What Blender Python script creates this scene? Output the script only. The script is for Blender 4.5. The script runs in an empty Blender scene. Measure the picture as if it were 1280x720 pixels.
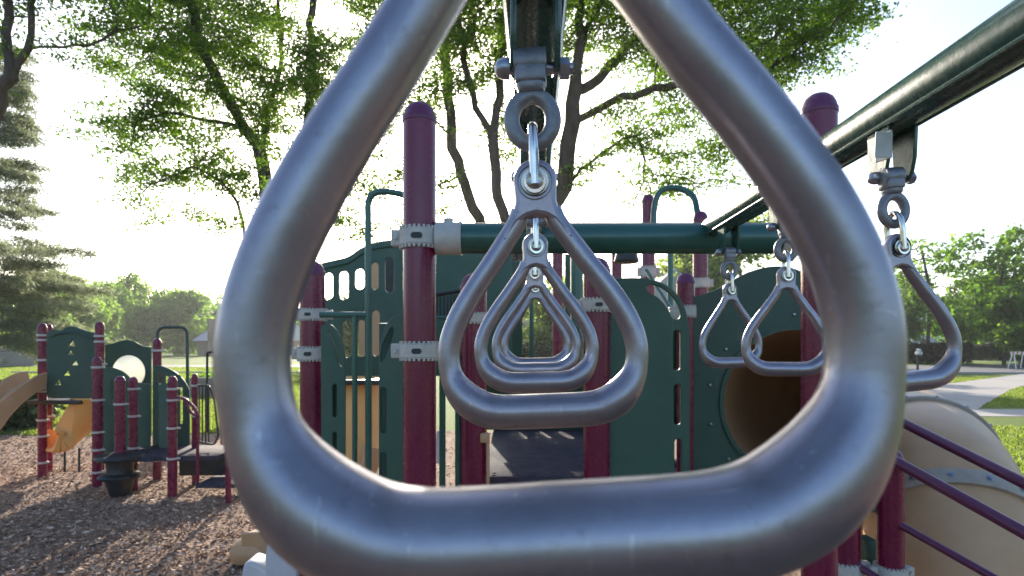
import bpy, bmesh, math, random
import numpy as np
from mathutils import Vector, Matrix
random.seed(7)
RNG = np.random.default_rng(11)
R = math.radians
scene = bpy.context.scene
COL = scene.collection
F, HY, CZ = 760.0, 425.0, 2.0            # focal length (px of a 1280 wide frame), horizon row, eye height

def P(px, py, d):
    return Vector(((px-640)*d/F, d, CZ+(HY-py)*d/F))
def G(px, py, z=0.0):
    d = (CZ-z)*F/(py-HY)
    return Vector(((px-640)*d/F, d, z))

# ------------------------------------------------------------------ object helpers
OFF = {}
def tag(o, label=None, cat=None, group=None, kind=None):
    if label: o['label'] = label
    if cat: o['category'] = cat
    if group: o['group'] = group
    if kind: o['kind'] = kind
    return o
def empty(name, loc, label, cat, group=None):
    o = bpy.data.objects.new(name, None); COL.objects.link(o)
    o.empty_display_size = 0.1
    o.location = loc; OFF[o] = Vector(loc)
    return tag(o, label, cat, group)
def link(name, me, mat, parent=None, loc=None, smooth=True):
    """me is in world coordinates"""
    off = OFF[parent] if parent is not None else Vector(loc or (0, 0, 0))
    me.transform(Matrix.Translation(-off))
    me.materials.clear(); me.materials.append(mat)
    if smooth:
        me.polygons.foreach_set('use_smooth', [True]*len(me.polygons))
    o = bpy.data.objects.new(name, me); COL.objects.link(o)
    if parent is not None: o.parent = parent
    else: o.location = off
    OFF[o] = off
    return o
def done(name, bm, mat, parent=None, loc=None, smooth=True, sharp=40):
    bmesh.ops.recalc_face_normals(bm, faces=bm.faces)
    me = bpy.data.meshes.new(name); bm.to_mesh(me); bm.free()
    o = link(name, me, mat, parent, loc, smooth)
    if smooth and sharp: 
        me.set_sharp_from_angle(angle=R(sharp))
    return o
def box(bm, c, s, rot=None, bev=0.0):
    m = Matrix.Translation(c) @ (rot.to_4x4() if rot is not None else Matrix()) @ Matrix.Diagonal((s[0], s[1], s[2], 1))
    g = bmesh.ops.create_cube(bm, size=1, matrix=m)
    if bev > 0:
        vs = set(g['verts']); es = [e for e in bm.edges if e.verts[0] in vs and e.verts[1] in vs]
        bmesh.ops.bevel(bm, geom=es, offset=bev, segments=2, affect='EDGES', profile=0.5)
def axis_rot(d):
    return Vector((0, 0, 1)).rotation_difference(Vector(d).normalized()).to_matrix()
def cyl(bm, a, b, r, n=20, r2=None, cap=True):
    a = Vector(a); b = Vector(b); L = (b-a).length
    m = Matrix.Translation((a+b)/2) @ axis_rot(b-a).to_4x4()
    bmesh.ops.create_cone(bm, cap_ends=cap, segments=n, radius1=r, radius2=r if r2 is None else r2, depth=L, matrix=m)
def lathe(bm, base, prof, n=32, axis=(0, 0, 1)):
    q = axis_rot(axis); base = Vector(base); rings = []
    for r, z in prof:
        if r < 1e-5: rings.append([bm.verts.new(base + q @ Vector((0, 0, z)))]); continue
        rings.append([bm.verts.new(base + q @ Vector((r*math.cos(2*math.pi*k/n), r*math.sin(2*math.pi*k/n), z))) for k in range(n)])
    for A, B in zip(rings, rings[1:]):
        for k in range(n):
            k2 = (k+1) % n
            if len(A) == 1 and len(B) == 1: continue
            if len(A) == 1: bm.faces.new((A[0], B[k], B[k2]))
            elif len(B) == 1: bm.faces.new((A[k], A[k2], B[0]))
            else: bm.faces.new((A[k], A[k2], B[k2], B[k]))
def catmull(pts, n, closed=False):
    pts = [Vector(p) for p in pts]; out = []; N = len(pts)
    rng_ = range(N) if closed else range(N-1)
    for i in rng_:
        if closed: a, b, c, d = pts[i-1], pts[i], pts[(i+1) % N], pts[(i+2) % N]
        else:
            b, c = pts[i], pts[i+1]
            a = pts[i-1] if i else b*2-c
            d = pts[i+2] if i+2 < N else c*2-b
        for k in range(n):
            t = k/n
            out.append(0.5*((2*b)+(c-a)*t+(2*a-5*b+4*c-d)*t*t+(3*b-a-3*c+d)*t**3))
    if not closed: out.append(pts[-1])
    return out
def fillet(pts, rad, n=7):
    pts = [Vector(p) for p in pts]; out = [pts[0]]
    for a, b, c in zip(pts, pts[1:], pts[2:]):
        u = (a-b); v = (c-b); r_ = min(rad, u.length*.49, v.length*.49)
        p, q = b+u.normalized()*r_, b+v.normalized()*r_
        for k in range(n+1):
            t = k/n; out.append((1-t)**2*p+2*(1-t)*t*b+t*t*q)
    out.append(pts[-1]); return out
def sweep(bm, pts, r, n=16, closed=False, cap=True, radii=None):
    pts = [Vector(p) for p in pts]; N = len(pts); T = []
    for i in range(N):
        if closed: t = pts[(i+1) % N]-pts[i-1]
        else: t = pts[min(i+1, N-1)]-pts[max(i-1, 0)]
        T.append(t.normalized())
    up = Vector((0, 0, 1)) if abs(T[0].z) < .9 else Vector((0, 1, 0))
    nrm = T[0].cross(up).normalized(); rings = []
    for i in range(N):
        if i:
            q = T[i-1].rotation_difference(T[i]); nrm = (q @ nrm); nrm = (nrm-T[i]*nrm.dot(T[i])).normalized()
        bn = T[i].cross(nrm); rr = radii[i] if radii else r
        rings.append([bm.verts.new(pts[i]+nrm*(rr*math.cos(2*math.pi*k/n))+bn*(rr*math.sin(2*math.pi*k/n))) for k in range(n)])
    pairs = list(zip(rings, rings[1:]))
    for A, B in pairs:
        for k in range(n): bm.faces.new((A[k], A[(k+1) % n], B[(k+1) % n], B[k]))
    if closed:
        A, B = rings[-1], rings[0]
        best = min(range(n), key=lambda s: (B[s].co-A[0].co).length)
        for k in range(n): bm.faces.new((A[k], A[(k+1) % n], B[(k+1+best) % n], B[(k+best) % n]))
    elif cap:
        bm.faces.new(rings[0][::-1]); bm.faces.new(rings[-1])
def flat_mesh(outline, holes, thick, bev=0.004, M=None):
    """2D outline (x,z) with holes, extruded along y"""
    cu = bpy.data.curves.new('c', 'CURVE'); cu.dimensions = '2D'; cu.fill_mode = 'BOTH'
    cu.extrude = max(thick/2-bev, 0.0005); cu.bevel_depth = bev; cu.bevel_resolution = 1; cu.offset = -bev
    for loop in [outline]+list(holes):
        s = cu.splines.new('POLY'); s.points.add(len(loop)-1); s.use_cyclic_u = True
        for p, (x, y) in zip(s.points, loop): p.co = (x, y, 0, 1)
    ob = bpy.data.objects.new('c', cu); COL.objects.link(ob)
    dg = bpy.context.evaluated_depsgraph_get(); dg.update()
    me = bpy.data.meshes.new_from_object(ob.evaluated_get(dg))
    bpy.data.objects.remove(ob); bpy.data.curves.remove(cu)
    me.transform((M or Matrix()) @ Matrix(((1, 0, 0, 0), (0, 0, -1, 0), (0, 1, 0, 0), (0, 0, 0, 1))))
    return me
def smooth2(pts, n=6, closed=True):
    return [(p.x, p.y) for p in catmull([(x, y, 0) for x, y in pts], n, closed)]
def panel(name, outline, holes, d, thick, mat, parent, bev=0.004, yaw=0.0, sharp=35, loc=None):
    """outline in pixels of the photograph at distance d, real metres in the world"""
    cx = sum(p[0] for p in outline)/len(outline); c = P(cx, HY, d)
    cv = lambda L: [((x-cx)*d/F, (HY-y)*d/F) for x, y in L]
    me = flat_mesh(cv(outline), [cv(h) for h in holes], thick, bev, Matrix.Translation((c.x, c.y, CZ)) @ Matrix.Rotation(yaw, 4, 'Z'))
    o = link(name, me, mat, parent, loc, True); me.set_sharp_from_angle(angle=R(sharp)); return o
def slot(cx, y0, y1, w):
    r = w/2; out = []
    for k in range(9):
        a = math.pi*k/8; out.append((cx+r*math.cos(a), y0+r-r*math.sin(a)))
    for k in range(9):
        a = math.pi*k/8; out.append((cx-r*math.cos(a), y1-r+r*math.sin(a)))
    return out
def circ(cx, cy, rx, ry=None, n=40):
    ry = rx if ry is None else ry
    return [(cx+rx*math.cos(2*math.pi*k/n), cy+ry*math.sin(2*math.pi*k/n)) for k in range(n)]
def copy_tree(o, parent=None):
    c = o.copy(); COL.objects.link(c); c.parent = parent
    for ch in [x for x in bpy.data.objects if x.parent == o]: copy_tree(ch, c)
    return c

# ------------------------------------------------------------------ materials
def nt(name):
    m = bpy.data.materials.new(name); m.use_nodes = True; t = m.node_tree
    return m, t, t.nodes['Principled BSDF'], t.nodes['Material Output']
def N(t, kind, **kw):
    n = t.nodes.new(kind)
    for k, v in kw.items():
        if k.startswith('i_'): n.inputs[k[2:].replace('_', ' ')].default_value = v
        else: setattr(n, k, v)
    return n
def ramp(t, fac, stops):
    r = N(t, 'ShaderNodeValToRGB'); e = r.color_ramp.elements
    while len(e) < len(stops): e.new(.5)
    for el, (p, c) in zip(e, stops): el.position = p; el.color = (*c, 1)
    t.links.new(fac, r.inputs[0]); return r.outputs[0]
def noise(t, scale, detail=4, rough=.6, stretch=None, coord='Object'):
    tc = N(t, 'ShaderNodeTexCoord'); v = tc.outputs[coord]
    if stretch:
        mp = N(t, 'ShaderNodeMapping'); mp.inputs['Scale'].default_value = stretch
        t.links.new(v, mp.inputs[0]); v = mp.outputs[0]
    n = N(t, 'ShaderNodeTexNoise', i_Scale=scale, i_Detail=detail, i_Roughness=rough)
    t.links.new(v, n.inputs['Vector']); return n.outputs['Fac']
def bump(t, b, h, strength, dist):
    n = N(t, 'ShaderNodeBump', i_Strength=strength, i_Distance=dist)
    t.links.new(h, n.inputs['Height']); t.links.new(n.outputs[0], b.inputs['Normal']); return n
def paint(name, c1, c2, rough, scale=9, metallic=0.0, coat=0.0, bstr=.08, bscale=60, rvar=.12, spec=.5, wear=0.0):
    m, t, b, o = nt(name)
    f = noise(t, scale, 5, .65)
    cc = ramp(t, f, [(.3, c1), (.72, c2)])
    if wear:
        for sc_, st, lo, hi, colr, am in ((34, (1, 1, .12), .60, .68, (.45, .42, .40), .28), (26, (.1, 1, 1), .64, .70, (.5, .48, .46), .22), (3.2, (1, 1, .5), .52, .80, (.30, .27, .23), .22)):
            mk = N(t, 'ShaderNodeMapRange'); mk.inputs[1].default_value = lo; mk.inputs[2].default_value = hi; mk.inputs[4].default_value = am*wear
            t.links.new(noise(t, sc_, 9, .75, st), mk.inputs[0]); mx = N(t, 'ShaderNodeMixRGB'); mx.inputs[2].default_value = (*colr, 1)
            t.links.new(mk.outputs[0], mx.inputs[0]); t.links.new(cc, mx.inputs[1]); cc = mx.outputs[0]
    t.links.new(cc, b.inputs['Base Color'])
    f2 = noise(t, scale*3.1, 6, .7)
    mr = N(t, 'ShaderNodeMapRange'); mr.inputs[3].default_value = rough-rvar/2; mr.inputs[4].default_value = rough+rvar
    t.links.new(f2, mr.inputs[0]); t.links.new(mr.outputs[0], b.inputs['Roughness'])
    b.inputs['Metallic'].default_value = metallic; b.inputs['Coat Weight'].default_value = coat
    b.inputs['Coat Roughness'].default_value = .15
    b.inputs['Specular IOR Level'].default_value = spec
    if bstr: bump(t, b, noise(t, bscale, 3, .5), bstr, .002)
    return m
M = {}
M['maroon'] = paint('maroon_powder_coat', (.130, .004, .031), (.165, .008, .042), .25, 5, coat=.25, bstr=.05, spec=.4, wear=.35)
M['cap'] = paint('purple_cap_plastic', (.10, .012, .055), (.145, .03, .09), .38, 20)
M['rail'] = paint('purple_rail_paint', (.085, .012, .05), (.12, .02, .07), .33, 8, coat=.3)
M['green'] = paint('green_powder_coat', (.010, .080, .060), (.020, .105, .08), .28, 7, coat=.3, bstr=.12, bscale=40, wear=.3)
M['beam'] = paint('worn_dark_green_coat', (.010, .055, .042), (.026, .09, .068), .24, 16, coat=.4, bstr=.25, bscale=55)
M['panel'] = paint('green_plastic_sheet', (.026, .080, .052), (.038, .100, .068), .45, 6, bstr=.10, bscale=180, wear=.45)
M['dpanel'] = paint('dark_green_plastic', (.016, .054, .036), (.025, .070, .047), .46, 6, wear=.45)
M['beige'] = paint('beige_clamp_plastic', (.42, .40, .36), (.56, .53, .47), .5, 30, bstr=.1)
M['tan'] = paint('tan_slide_plastic', (.47, .27, .135), (.56, .34, .18), .42, 4, bstr=.1, bscale=120, wear=.7)
M['orange'] = paint('orange_slide_plastic', (.80, .36, .09), (.85, .45, .14), .4, 3)
_t = M['tan'].node_tree; _tr = _t.nodes.new('ShaderNodeBsdfTranslucent'); _tr.inputs[0].default_value = (.55, .45, .34, 1); _mx = _t.nodes.new('ShaderNodeMixShader'); _mx.inputs[0].default_value = .05
_t.links.new(_t.nodes['Principled BSDF'].outputs[0], _mx.inputs[1]); _t.links.new(_tr.outputs[0], _mx.inputs[2]); _t.links.new(_mx.outputs[0], _t.nodes['Material Output'].inputs[0])
M['flange'] = paint('grey_brown_flange', (.30, .25, .20), (.38, .33, .27), .55, 12)
M['deck'] = paint('dark_vinyl_deck', (.040, .036, .048), (.070, .062, .078), .8, 14, bstr=.4, bscale=220, spec=.12, wear=.4)
M['black'] = paint('black_plastic', (.012, .014, .014), (.03, .032, .03), .45, 12)
M['greyp'] = paint('pale_grey_plastic', (.40, .42, .44), (.50, .52, .54), .45, 8)
M['chrome'] = paint('polished_steel', (.62, .60, .56), (.80, .78, .74), .14, 70, 1.0, rvar=.1, bstr=.05)
M['nut'] = paint('zinc_nut', (.42, .40, .36), (.60, .57, .50), .25, 90, 1.0, bstr=.1)
M['cast'] = paint('cast_grey_steel', (.16, .17, .19), (.26, .27, .29), .42, 60, .55, bstr=.5, bscale=150)
M['bolt'] = paint('bolt_steel', (.25, .27, .32), (.38, .40, .45), .3, 60, .9)
M['sticker'] = paint('pale_sticker', (.45, .47, .44), (.62, .64, .60), .5, 50)
# ring metal: cast aluminium with fine satin wear, scratches and grime
def ring_mat():
    m, t, b, o = nt('satin_cast_aluminium')
    f = noise(t, 28, 6, .7); g = noise(t, 120, 5, .8)
    c = ramp(t, f, [(.28, (.255, .245, .285)), (.55, (.305, .295, .335)), (.8, (.345, .335, .365))])
    sp = ramp(t, g, [(.30, (.55, .50, .46)), (.42, (1, 1, 1))])
    mx = N(t, 'ShaderNodeMixRGB', blend_type='MULTIPLY'); mx.inputs[0].default_value = .55
    t.links.new(c, mx.inputs[1]); t.links.new(sp, mx.inputs[2]); cc = mx.outputs[0]
    sc_out = []
    for st, sc_ in (((1, 1, .05), 520), ((.05, 1, 1), 470), ((.7, .5, .12), 380)):
        q = noise(t, sc_, 3, .5, st); mk = N(t, 'ShaderNodeMapRange'); mk.inputs[1].default_value = .68; mk.inputs[2].default_value = .74; mk.inputs[4].default_value = .30
        t.links.new(q, mk.inputs[0]); mz = N(t, 'ShaderNodeMixRGB'); mz.inputs[2].default_value = (.62, .60, .60, 1)
        t.links.new(mk.outputs[0], mz.inputs[0]); t.links.new(cc, mz.inputs[1]); cc = mz.outputs[0]
    t.links.new(cc, b.inputs['Base Color'])
    mr = N(t, 'ShaderNodeMapRange'); mr.inputs[3].default_value = .24; mr.inputs[4].default_value = .42
    t.links.new(noise(t, 45, 7, .75), mr.inputs[0]); t.links.new(mr.outputs[0], b.inputs['Roughness'])
    b.inputs['Metallic'].default_value = .85
    s = noise(t, 90, 4, .6, (1, 1, 2.5)); a = N(t, 'ShaderNodeMath', operation='ADD')
    t.links.new(s, a.inputs[0]); t.links.new(noise(t, 260, 3, .6), a.inputs[1])
    bump(t, b, a.outputs[0], .05, .0012)
    return m
M['ring'] = ring_mat()
def leaf_mat(name, c1, c2, trans, tw=.5):
    m, t, b, o = nt(name)
    g = N(t, 'ShaderNodeNewGeometry')
    c = ramp(t, g.outputs['Random Per Island'], [(0, c1), (.5, tuple((x+y)/2 for x, y in zip(c1, c2))), (1, c2)])
    t.links.new(c, b.inputs['Base Color']); b.inputs['Roughness'].default_value = .6
    tr = N(t, 'ShaderNodeBsdfTranslucent'); mul = N(t, 'ShaderNodeMixRGB', blend_type='MULTIPLY'); mul.inputs[0].default_value = 1
    mul.inputs[2].default_value = (*trans, 1)
    t.links.new(c, mul.inputs[1]); t.links.new(mul.outputs[0], tr.inputs[0])
    mix = N(t, 'ShaderNodeMixShader'); mix.inputs[0].default_value = tw
    t.links.new(b.outputs[0], mix.inputs[1]); t.links.new(tr.outputs[0], mix.inputs[2]); t.links.new(mix.outputs[0], o.inputs[0])
    return m
M['leaf'] = leaf_mat('locust_leaf', (.040, .085, .010), (.10, .155, .020), (2.5, 2.65, 1.3), .52)
M['leaf4'] = leaf_mat('sunlit_leaf', (.07, .11, .03), (.14, .18, .05), (3.0, 3.0, 2.0), .55)
M['leaf2'] = leaf_mat('bush_leaf', (.045, .095, .014), (.09, .15, .022), (2.6, 2.9, 1.3), .48)
M['leaf3'] = leaf_mat('grey_green_leaf', (.065, .12, .025), (.12, .17, .04), (3.0, 3.2, 1.7), .5)
M['needle'] = leaf_mat('pine_needle', (.085, .105, .065), (.15, .17, .11), (2.2, 2.2, 1.9), .45)
M['hedge'] = leaf_mat('dark_hedge_leaf', (.018, .035, .010), (.04, .06, .018), (1.6, 1.6, 1.0), .25)
M['grassb'] = leaf_mat('grass_blade', (.06, .11, .02), (.15, .19, .045), (2.6, 2.4, 1.5), .5)
def bark():
    m, t, b, o = nt('bark')
    f = noise(t, 6, 7, .7, (1, 1, .3))
    t.links.new(ramp(t, f, [(.3, (.045, .034, .027)), (.7, (.13, .10, .08))]), b.inputs['Base Color'])
    b.inputs['Roughness'].default_value = .9; bump(t, b, f, .9, .04); return m
M['bark'] = bark()
def ground_mat(name, stops, scale, bs, bd, rough=.95, scale2=None, coord='Object'):
    m, t, b, o = nt(name)
    f = noise(t, scale, 8, .7); g = noise(t, scale2 or scale/14, 4, .6)
    a = N(t, 'ShaderNodeMath', operation='MULTIPLY_ADD'); a.inputs[1].default_value = .6
    t.links.new(f, a.inputs[0])
    h = N(t, 'ShaderNodeMath', operation='MULTIPLY'); h.inputs[1].default_value = .4
    t.links.new(g, h.inputs[0]); t.links.new(h.outputs[0], a.inputs[2])
    t.links.new(ramp(t, a.outputs[0], stops), b.inputs['Base Color'])
    b.inputs['Roughness'].default_value = rough; b.inputs['Specular IOR Level'].default_value = .2
    bump(t, b, f, bs, bd); return m
M['grass'] = ground_mat('lawn', [(.3, (.075, .115, .022)), (.5, (.12, .17, .035)), (.7, (.20, .22, .06))], 9, .9, .06, scale2=.35)
M['mulch'] = ground_mat('mulch', [(.28, (.085, .055, .038)), (.48, (.28, .185, .13)), (.7, (.48, .34, .25))], 26, 1.0, .05, scale2=1.4)
M['asphalt'] = ground_mat('asphalt', [(.3, (.11, .11, .115)), (.7, (.17, .17, .175))], 20, .4, .01, .85)
M['concrete'] = ground_mat('concrete', [(.3, (.25, .235, .21)), (.5, (.33, .31, .285)), (.7, (.38, .36, .33))], 6, .3, .01, .85)
def chip_mat():
    m, t, b, o = nt('wood_chip')
    g = N(t, 'ShaderNodeNewGeometry')
    c = ramp(t, g.outputs['Random Per Island'], [(0, (.10, .06, .04)), (.45, (.30, .185, .125)), (.8, (.48, .33, .23)), (1, (.6, .48, .38))])
    t.links.new(c, b.inputs['Base Color']); b.inputs['Roughness'].default_value = .9; return m
M['chip'] = chip_mat()
M['brick'] = ground_mat('brick_wall', [(.3, (.22, .15, .11)), (.7, (.34, .25, .19))], 5, .3, .02)
M['siding'] = ground_mat('pale_siding', [(.3, (.40, .42, .42)), (.7, (.50, .52, .52))], 2, .1, .01)
M['roof'] = ground_mat('roof_shingle', [(.3, (.40, .41, .44)), (.7, (.52, .53, .56))], 4, .3, .02)
M['glass'] = paint('window_glass', (.03, .035, .04), (.05, .055, .06), .1, 3, bstr=0)
M['fence'] = ground_mat('weathered_boards', [(.3, (.20, .17, .14)), (.7, (.33, .29, .24))], 5, .3, .01)
M['white'] = paint('white_paint', (.72, .72, .70), (.8, .8, .78), .5, 6)
M['sand'] = paint('pale_bubble', (.75, .80, .55), (.85, .88, .65), .35, 2, bstr=0)
_t = M['sand'].node_tree; _tr = _t.nodes.new('ShaderNodeBsdfTranslucent'); _tr.inputs[0].default_value = (.98, .99, .88, 1); _mx = _t.nodes.new('ShaderNodeMixShader'); _mx.inputs[0].default_value = .9
_t.links.new(_t.nodes['Principled BSDF'].outputs[0], _mx.inputs[1]); _t.links.new(_tr.outputs[0], _mx.inputs[2]); _t.links.new(_mx.outputs[0], _t.nodes['Material Output'].inputs[0])
M['signo'] = paint('orange_barrier', (.75, .22, .03), (.82, .30, .05), .5, 10)

# ------------------------------------------------------------------ world and sun
SUN_AZ = math.atan((505-640)/F); SUN_EL = R(19)
w = bpy.data.worlds.new('World'); scene.world = w; w.use_nodes = True
wt = w.node_tree; sky = wt.nodes.new('ShaderNodeTexSky'); sky.sky_type = 'NISHITA'; sky.sun_disc = False
sky.sun_elevation = SUN_EL; sky.sun_rotation = SUN_AZ; sky.air_density = .9; sky.dust_density = 2.3; sky.ozone_density = 2.5
wt.links.new(sky.outputs[0], wt.nodes['Background'].inputs[0]); wt.nodes['Background'].inputs[1].default_value = .14
sl = bpy.data.lights.new('sun', 'SUN'); sl.energy = 5.0; sl.angle = R(.6); sl.color = (1, .90, .76)
so = bpy.data.objects.new('sun', sl); COL.objects.link(so)
sd = Vector((math.sin(SUN_AZ)*math.cos(SUN_EL), math.cos(SUN_AZ)*math.cos(SUN_EL), math.sin(SUN_EL)))
so.rotation_euler = sd.to_track_quat('Z', 'Y').to_euler(); so.location = (0, 0, 30)

# ------------------------------------------------------------------ camera
cam = bpy.data.cameras.new('camera'); co = bpy.data.objects.new('camera', cam); COL.objects.link(co)
cam.sensor_width = 36; cam.lens = 36*F/1280; cam.shift_y = (HY-360)/1280; cam.clip_start = .01; cam.clip_end = 2000
co.location = (0, 0, CZ); co.rotation_euler = (R(90), 0, 0)
cam.dof.use_dof = True; cam.dof.focus_distance = .95; cam.dof.aperture_fstop = 12
scene.camera = co
scene.view_settings.view_transform = 'Standard'; scene.view_settings.look = 'None'
scene.view_settings.exposure = 1.38; scene.view_settings.gamma = 1

# ------------------------------------------------------------------ ground
def sheet(name, pts, z, mat, label=None):
    bm = bmesh.new(); vs = [bm.verts.new((x, y, z)) for x, y in pts]; bm.faces.new(vs)
    if bm.faces[:][0].normal.z < 0: bmesh.ops.reverse_faces(bm, faces=bm.faces)
    o = done(name, bm, mat, smooth=False); tag(o, kind='structure'); return o
def gp(L): return [(G(x, y).x, G(x, y).y) for x, y in L]
sheet('lawn', [(-600, -200), (900, -200), (900, 900), (-600, 900)], 0, M['grass'])
mul = smooth2([(-22, -9), (-21, 9), (-15, 13.2), (-9, 12.6), (-3, 13.4), (2.5, 12.8), (5.6, 10.6), (6.5, 8.0), (7.6, 5), (11, 0), (12, -9)], 6)
sheet('mulch_bed', mul, .006, M['mulch'])
sheet('road', [(-30, 36.5), (160, 34.0), (160, 48.5), (-30, 48.5)], .008, M['asphalt'])
sheet('footpath', [(8, 16.0), (60, 14.2), (60, 15.8), (8, 17.7)], .012, M['concrete'])
sheet('driveway', [G(1100, 512).xy, G(1222, 512).xy, G(1262, 488).xy, G(1330, 466).xy, G(1290, 466).xy, G(1200, 478).xy, G(1100, 488).xy], .016, M['concrete'])
sheet('far_drive', [G(1150, 435.5).xy, G(1200, 437).xy, G(1285, 442.5).xy, G(1285, 439.5).xy, G(1200, 434.6).xy], .010, M['concrete'])
# kerb of the road
bm = bmesh.new(); box(bm, (65, 36.1-.9, .06), (190, .15, .12), Matrix.Rotation(math.atan(-2.5/190), 3, 'Z'), .02)
tag(done('kerb', bm, M['concrete'], smooth=False), kind='structure')

def quads_mesh(name, C, U, V):
    """quads centred C with half vectors U, V (diamond)"""
    n = len(C); v = np.empty((n, 4, 3), np.float32)
    v[:, 0] = C-U; v[:, 1] = C+V; v[:, 2] = C+U; v[:, 3] = C-V
    me = bpy.data.meshes.new(name); me.vertices.add(4*n); me.vertices.foreach_set('co', v.ravel())
    me.loops.add(4*n); me.loops.foreach_set('vertex_index', np.arange(4*n, dtype=np.int32))
    me.polygons.add(n); me.polygons.foreach_set('loop_start', np.arange(0, 4*n, 4, dtype=np.int32))
    me.polygons.foreach_set('loop_total', np.full(n, 4, np.int32)); me.update(calc_edges=True); return me
def rvec(n):
    v = RNG.normal(size=(n, 3)); return v/np.linalg.norm(v, axis=1, keepdims=True)

# wood chips scattered over the mulch: loose pieces with real tilt
def inside(x, y, poly):
    res = np.zeros(len(x), bool); j = len(poly)-1
    for i in range(len(poly)):
        xi, yi = poly[i]; xj, yj = poly[j]
        c = ((yi > y) != (yj > y)) & (x < (xj-xi)*(y-yi)/(yj-yi+1e-12)+xi); res ^= c; j = i
    return res
n = 120000
y = 4.2+(13.2-4.2)*RNG.random(n)**1.25; x = -y*.9+RNG.random(n)*(y*1.8)
k = inside(x, y, mul) & ((x < -1.5) | (RNG.random(n) < .25)); x, y = x[k], y[k]; n = len(x)
L = RNG.uniform(.008, .05, n)*RNG.uniform(.5, 1, n); W = L*RNG.uniform(.25, .6, n)
U = rvec(n); U[:, 2] *= .45; Vv = np.cross(U, rvec(n)); Vv /= np.linalg.norm(Vv, axis=1, keepdims=True)+1e-9; Vv[:, 2] *= .6
C = np.stack([x, y, .012+RNG.random(n)*.022], 1)
me = quads_mesh('wood_chips', C, U*L[:, None], Vv*W[:, None])
tag(link('wood_chips', me, M['chip'], smooth=False), 'brown wood chips spread over the play area', 'wood chips', kind='stuff')
# grass blades at the edges nearest to the camera
def blades(name, cnt, fx, keep, h, label):
    x, y = fx(cnt); k = keep(x, y); x, y = x[k], y[k]; n = len(x)
    hh = h*RNG.uniform(.5, 1.2, n); base = np.stack([x, y, np.zeros(n)], 1)
    lean = RNG.normal(size=(n, 3))*.35*hh[:, None]; lean[:, 2] = hh
    side = RNG.normal(size=(n, 3)); side[:, 2] = 0; side /= np.linalg.norm(side, axis=1, keepdims=True)
    me = quads_mesh(name, base+lean/2, lean/2, side*(.006+.0006*y[:, None]))
    return tag(link(name, me, M['grassb'], smooth=False), label, 'grass', kind='stuff')
def f1(n):
    y = 7.5+RNG.random(n)**1.5*28; x = y*(.52+.36*RNG.random(n)); return x, y
def k1(x, y): return ~inside(x, y, mul) & ((y < 14) | (y > 18)) & ~inside(x, y, [tuple(G(a, b).xy) for a, b in [(1100, 512), (1222, 512), (1262, 488), (1330, 466), (1290, 466), (1200, 478), (1100, 488)]]) & (y < 33)
blades('grass_blades', 70000, f1, k1, .06, 'short mown grass beside the footpath on the right')
def f2(n):
    y = 12.2+RNG.random(n)**1.4*32; x = -y*(.35+.52*RNG.random(n)); return x, y
blades('grass_blades', 90000, f2, lambda x, y: ~inside(x, y, mul), .075, 'sunlit mown grass behind the small playground')

# ------------------------------------------------------------------ trees
def colonize(limbs, att, step=.4, di=2.6, dk=.6, maxit=90, jit=.25):
    pos = []; par = []
    for limb in limbs:
        pts = [np.array(p, float) for p in limb]
        if not pos: prev = -1
        else:
            A = np.array(pos); prev = int(np.argmin(np.linalg.norm(A-pts[0], axis=1)))
        if prev == -1: pos.append(pts[0]); par.append(-1); prev = 0
        sm = catmull([Vector(p) for p in pts], 6)
        last = pos[prev]
        for q in sm[1:]:
            q = np.array(q)
            if np.linalg.norm(q-last) >= step*.8:
                pos.append(q+RNG.normal(size=3)*.03); par.append(prev); prev = len(pos)-1; last = q
    att = att.copy(); P_ = np.array(pos)
    D = np.linalg.norm(att[:, None]-P_[None], axis=2); nd = D.min(1); ni = D.argmin(1); alive = np.ones(len(att), bool)
    child = {}
    for it in range(maxit):
        act = alive & (nd < (di if it > 3 else di*2))
        if not act.any():
            if not alive.any(): break
            j = np.where(alive)[0]; act = np.zeros(len(att), bool); act[j[np.argmin(nd[j])]] = True
        idx = ni[act]; v = att[act]-P_[idx]; v /= np.linalg.norm(v, axis=1, keepdims=True)+1e-9
        S = {}
        for i_, vv in zip(idx, v): S[i_] = S.get(i_, 0)+vv
        new = []; np_ = []
        for i_, s in S.items():
            s = s/(np.linalg.norm(s)+1e-9)+RNG.normal(size=3)*jit; s /= np.linalg.norm(s)
            q = P_[i_]+s*step
            key = (int(i_), tuple(np.round(s, 1)))
            if child.get(int(i_), 0) > 3: continue
            child[int(i_)] = child.get(int(i_), 0)+1
            new.append(q); np_.append(int(i_))
        if not new:
            alive[act] = False; continue
        base = len(P_); P_ = np.vstack([P_, new]); par += np_
        D = np.linalg.norm(att[:, None]-np.array(new)[None], axis=2); m = D.min(1); a = D.argmin(1)+base
        up = m < nd; nd[up] = m[up]; ni[up] = a[up]; alive &= nd > dk
    return P_, np.array(par)
def radii(P_, par, R0, tip):
    n = len(P_); cnt = np.zeros(n); kids = np.zeros(n, int)
    for i in range(n):
        if par[i] >= 0: kids[par[i]] += 1
    for i in range(n-1, -1, -1):
        if kids[i] == 0: cnt[i] = max(cnt[i], 1)
        if par[i] >= 0: cnt[par[i]] += cnt[i]
    # ids of children are always above their parent's
    e = math.log(max(cnt[0], 2))/math.log(R0/tip)
    return tip*cnt**(1/e), kids
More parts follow.
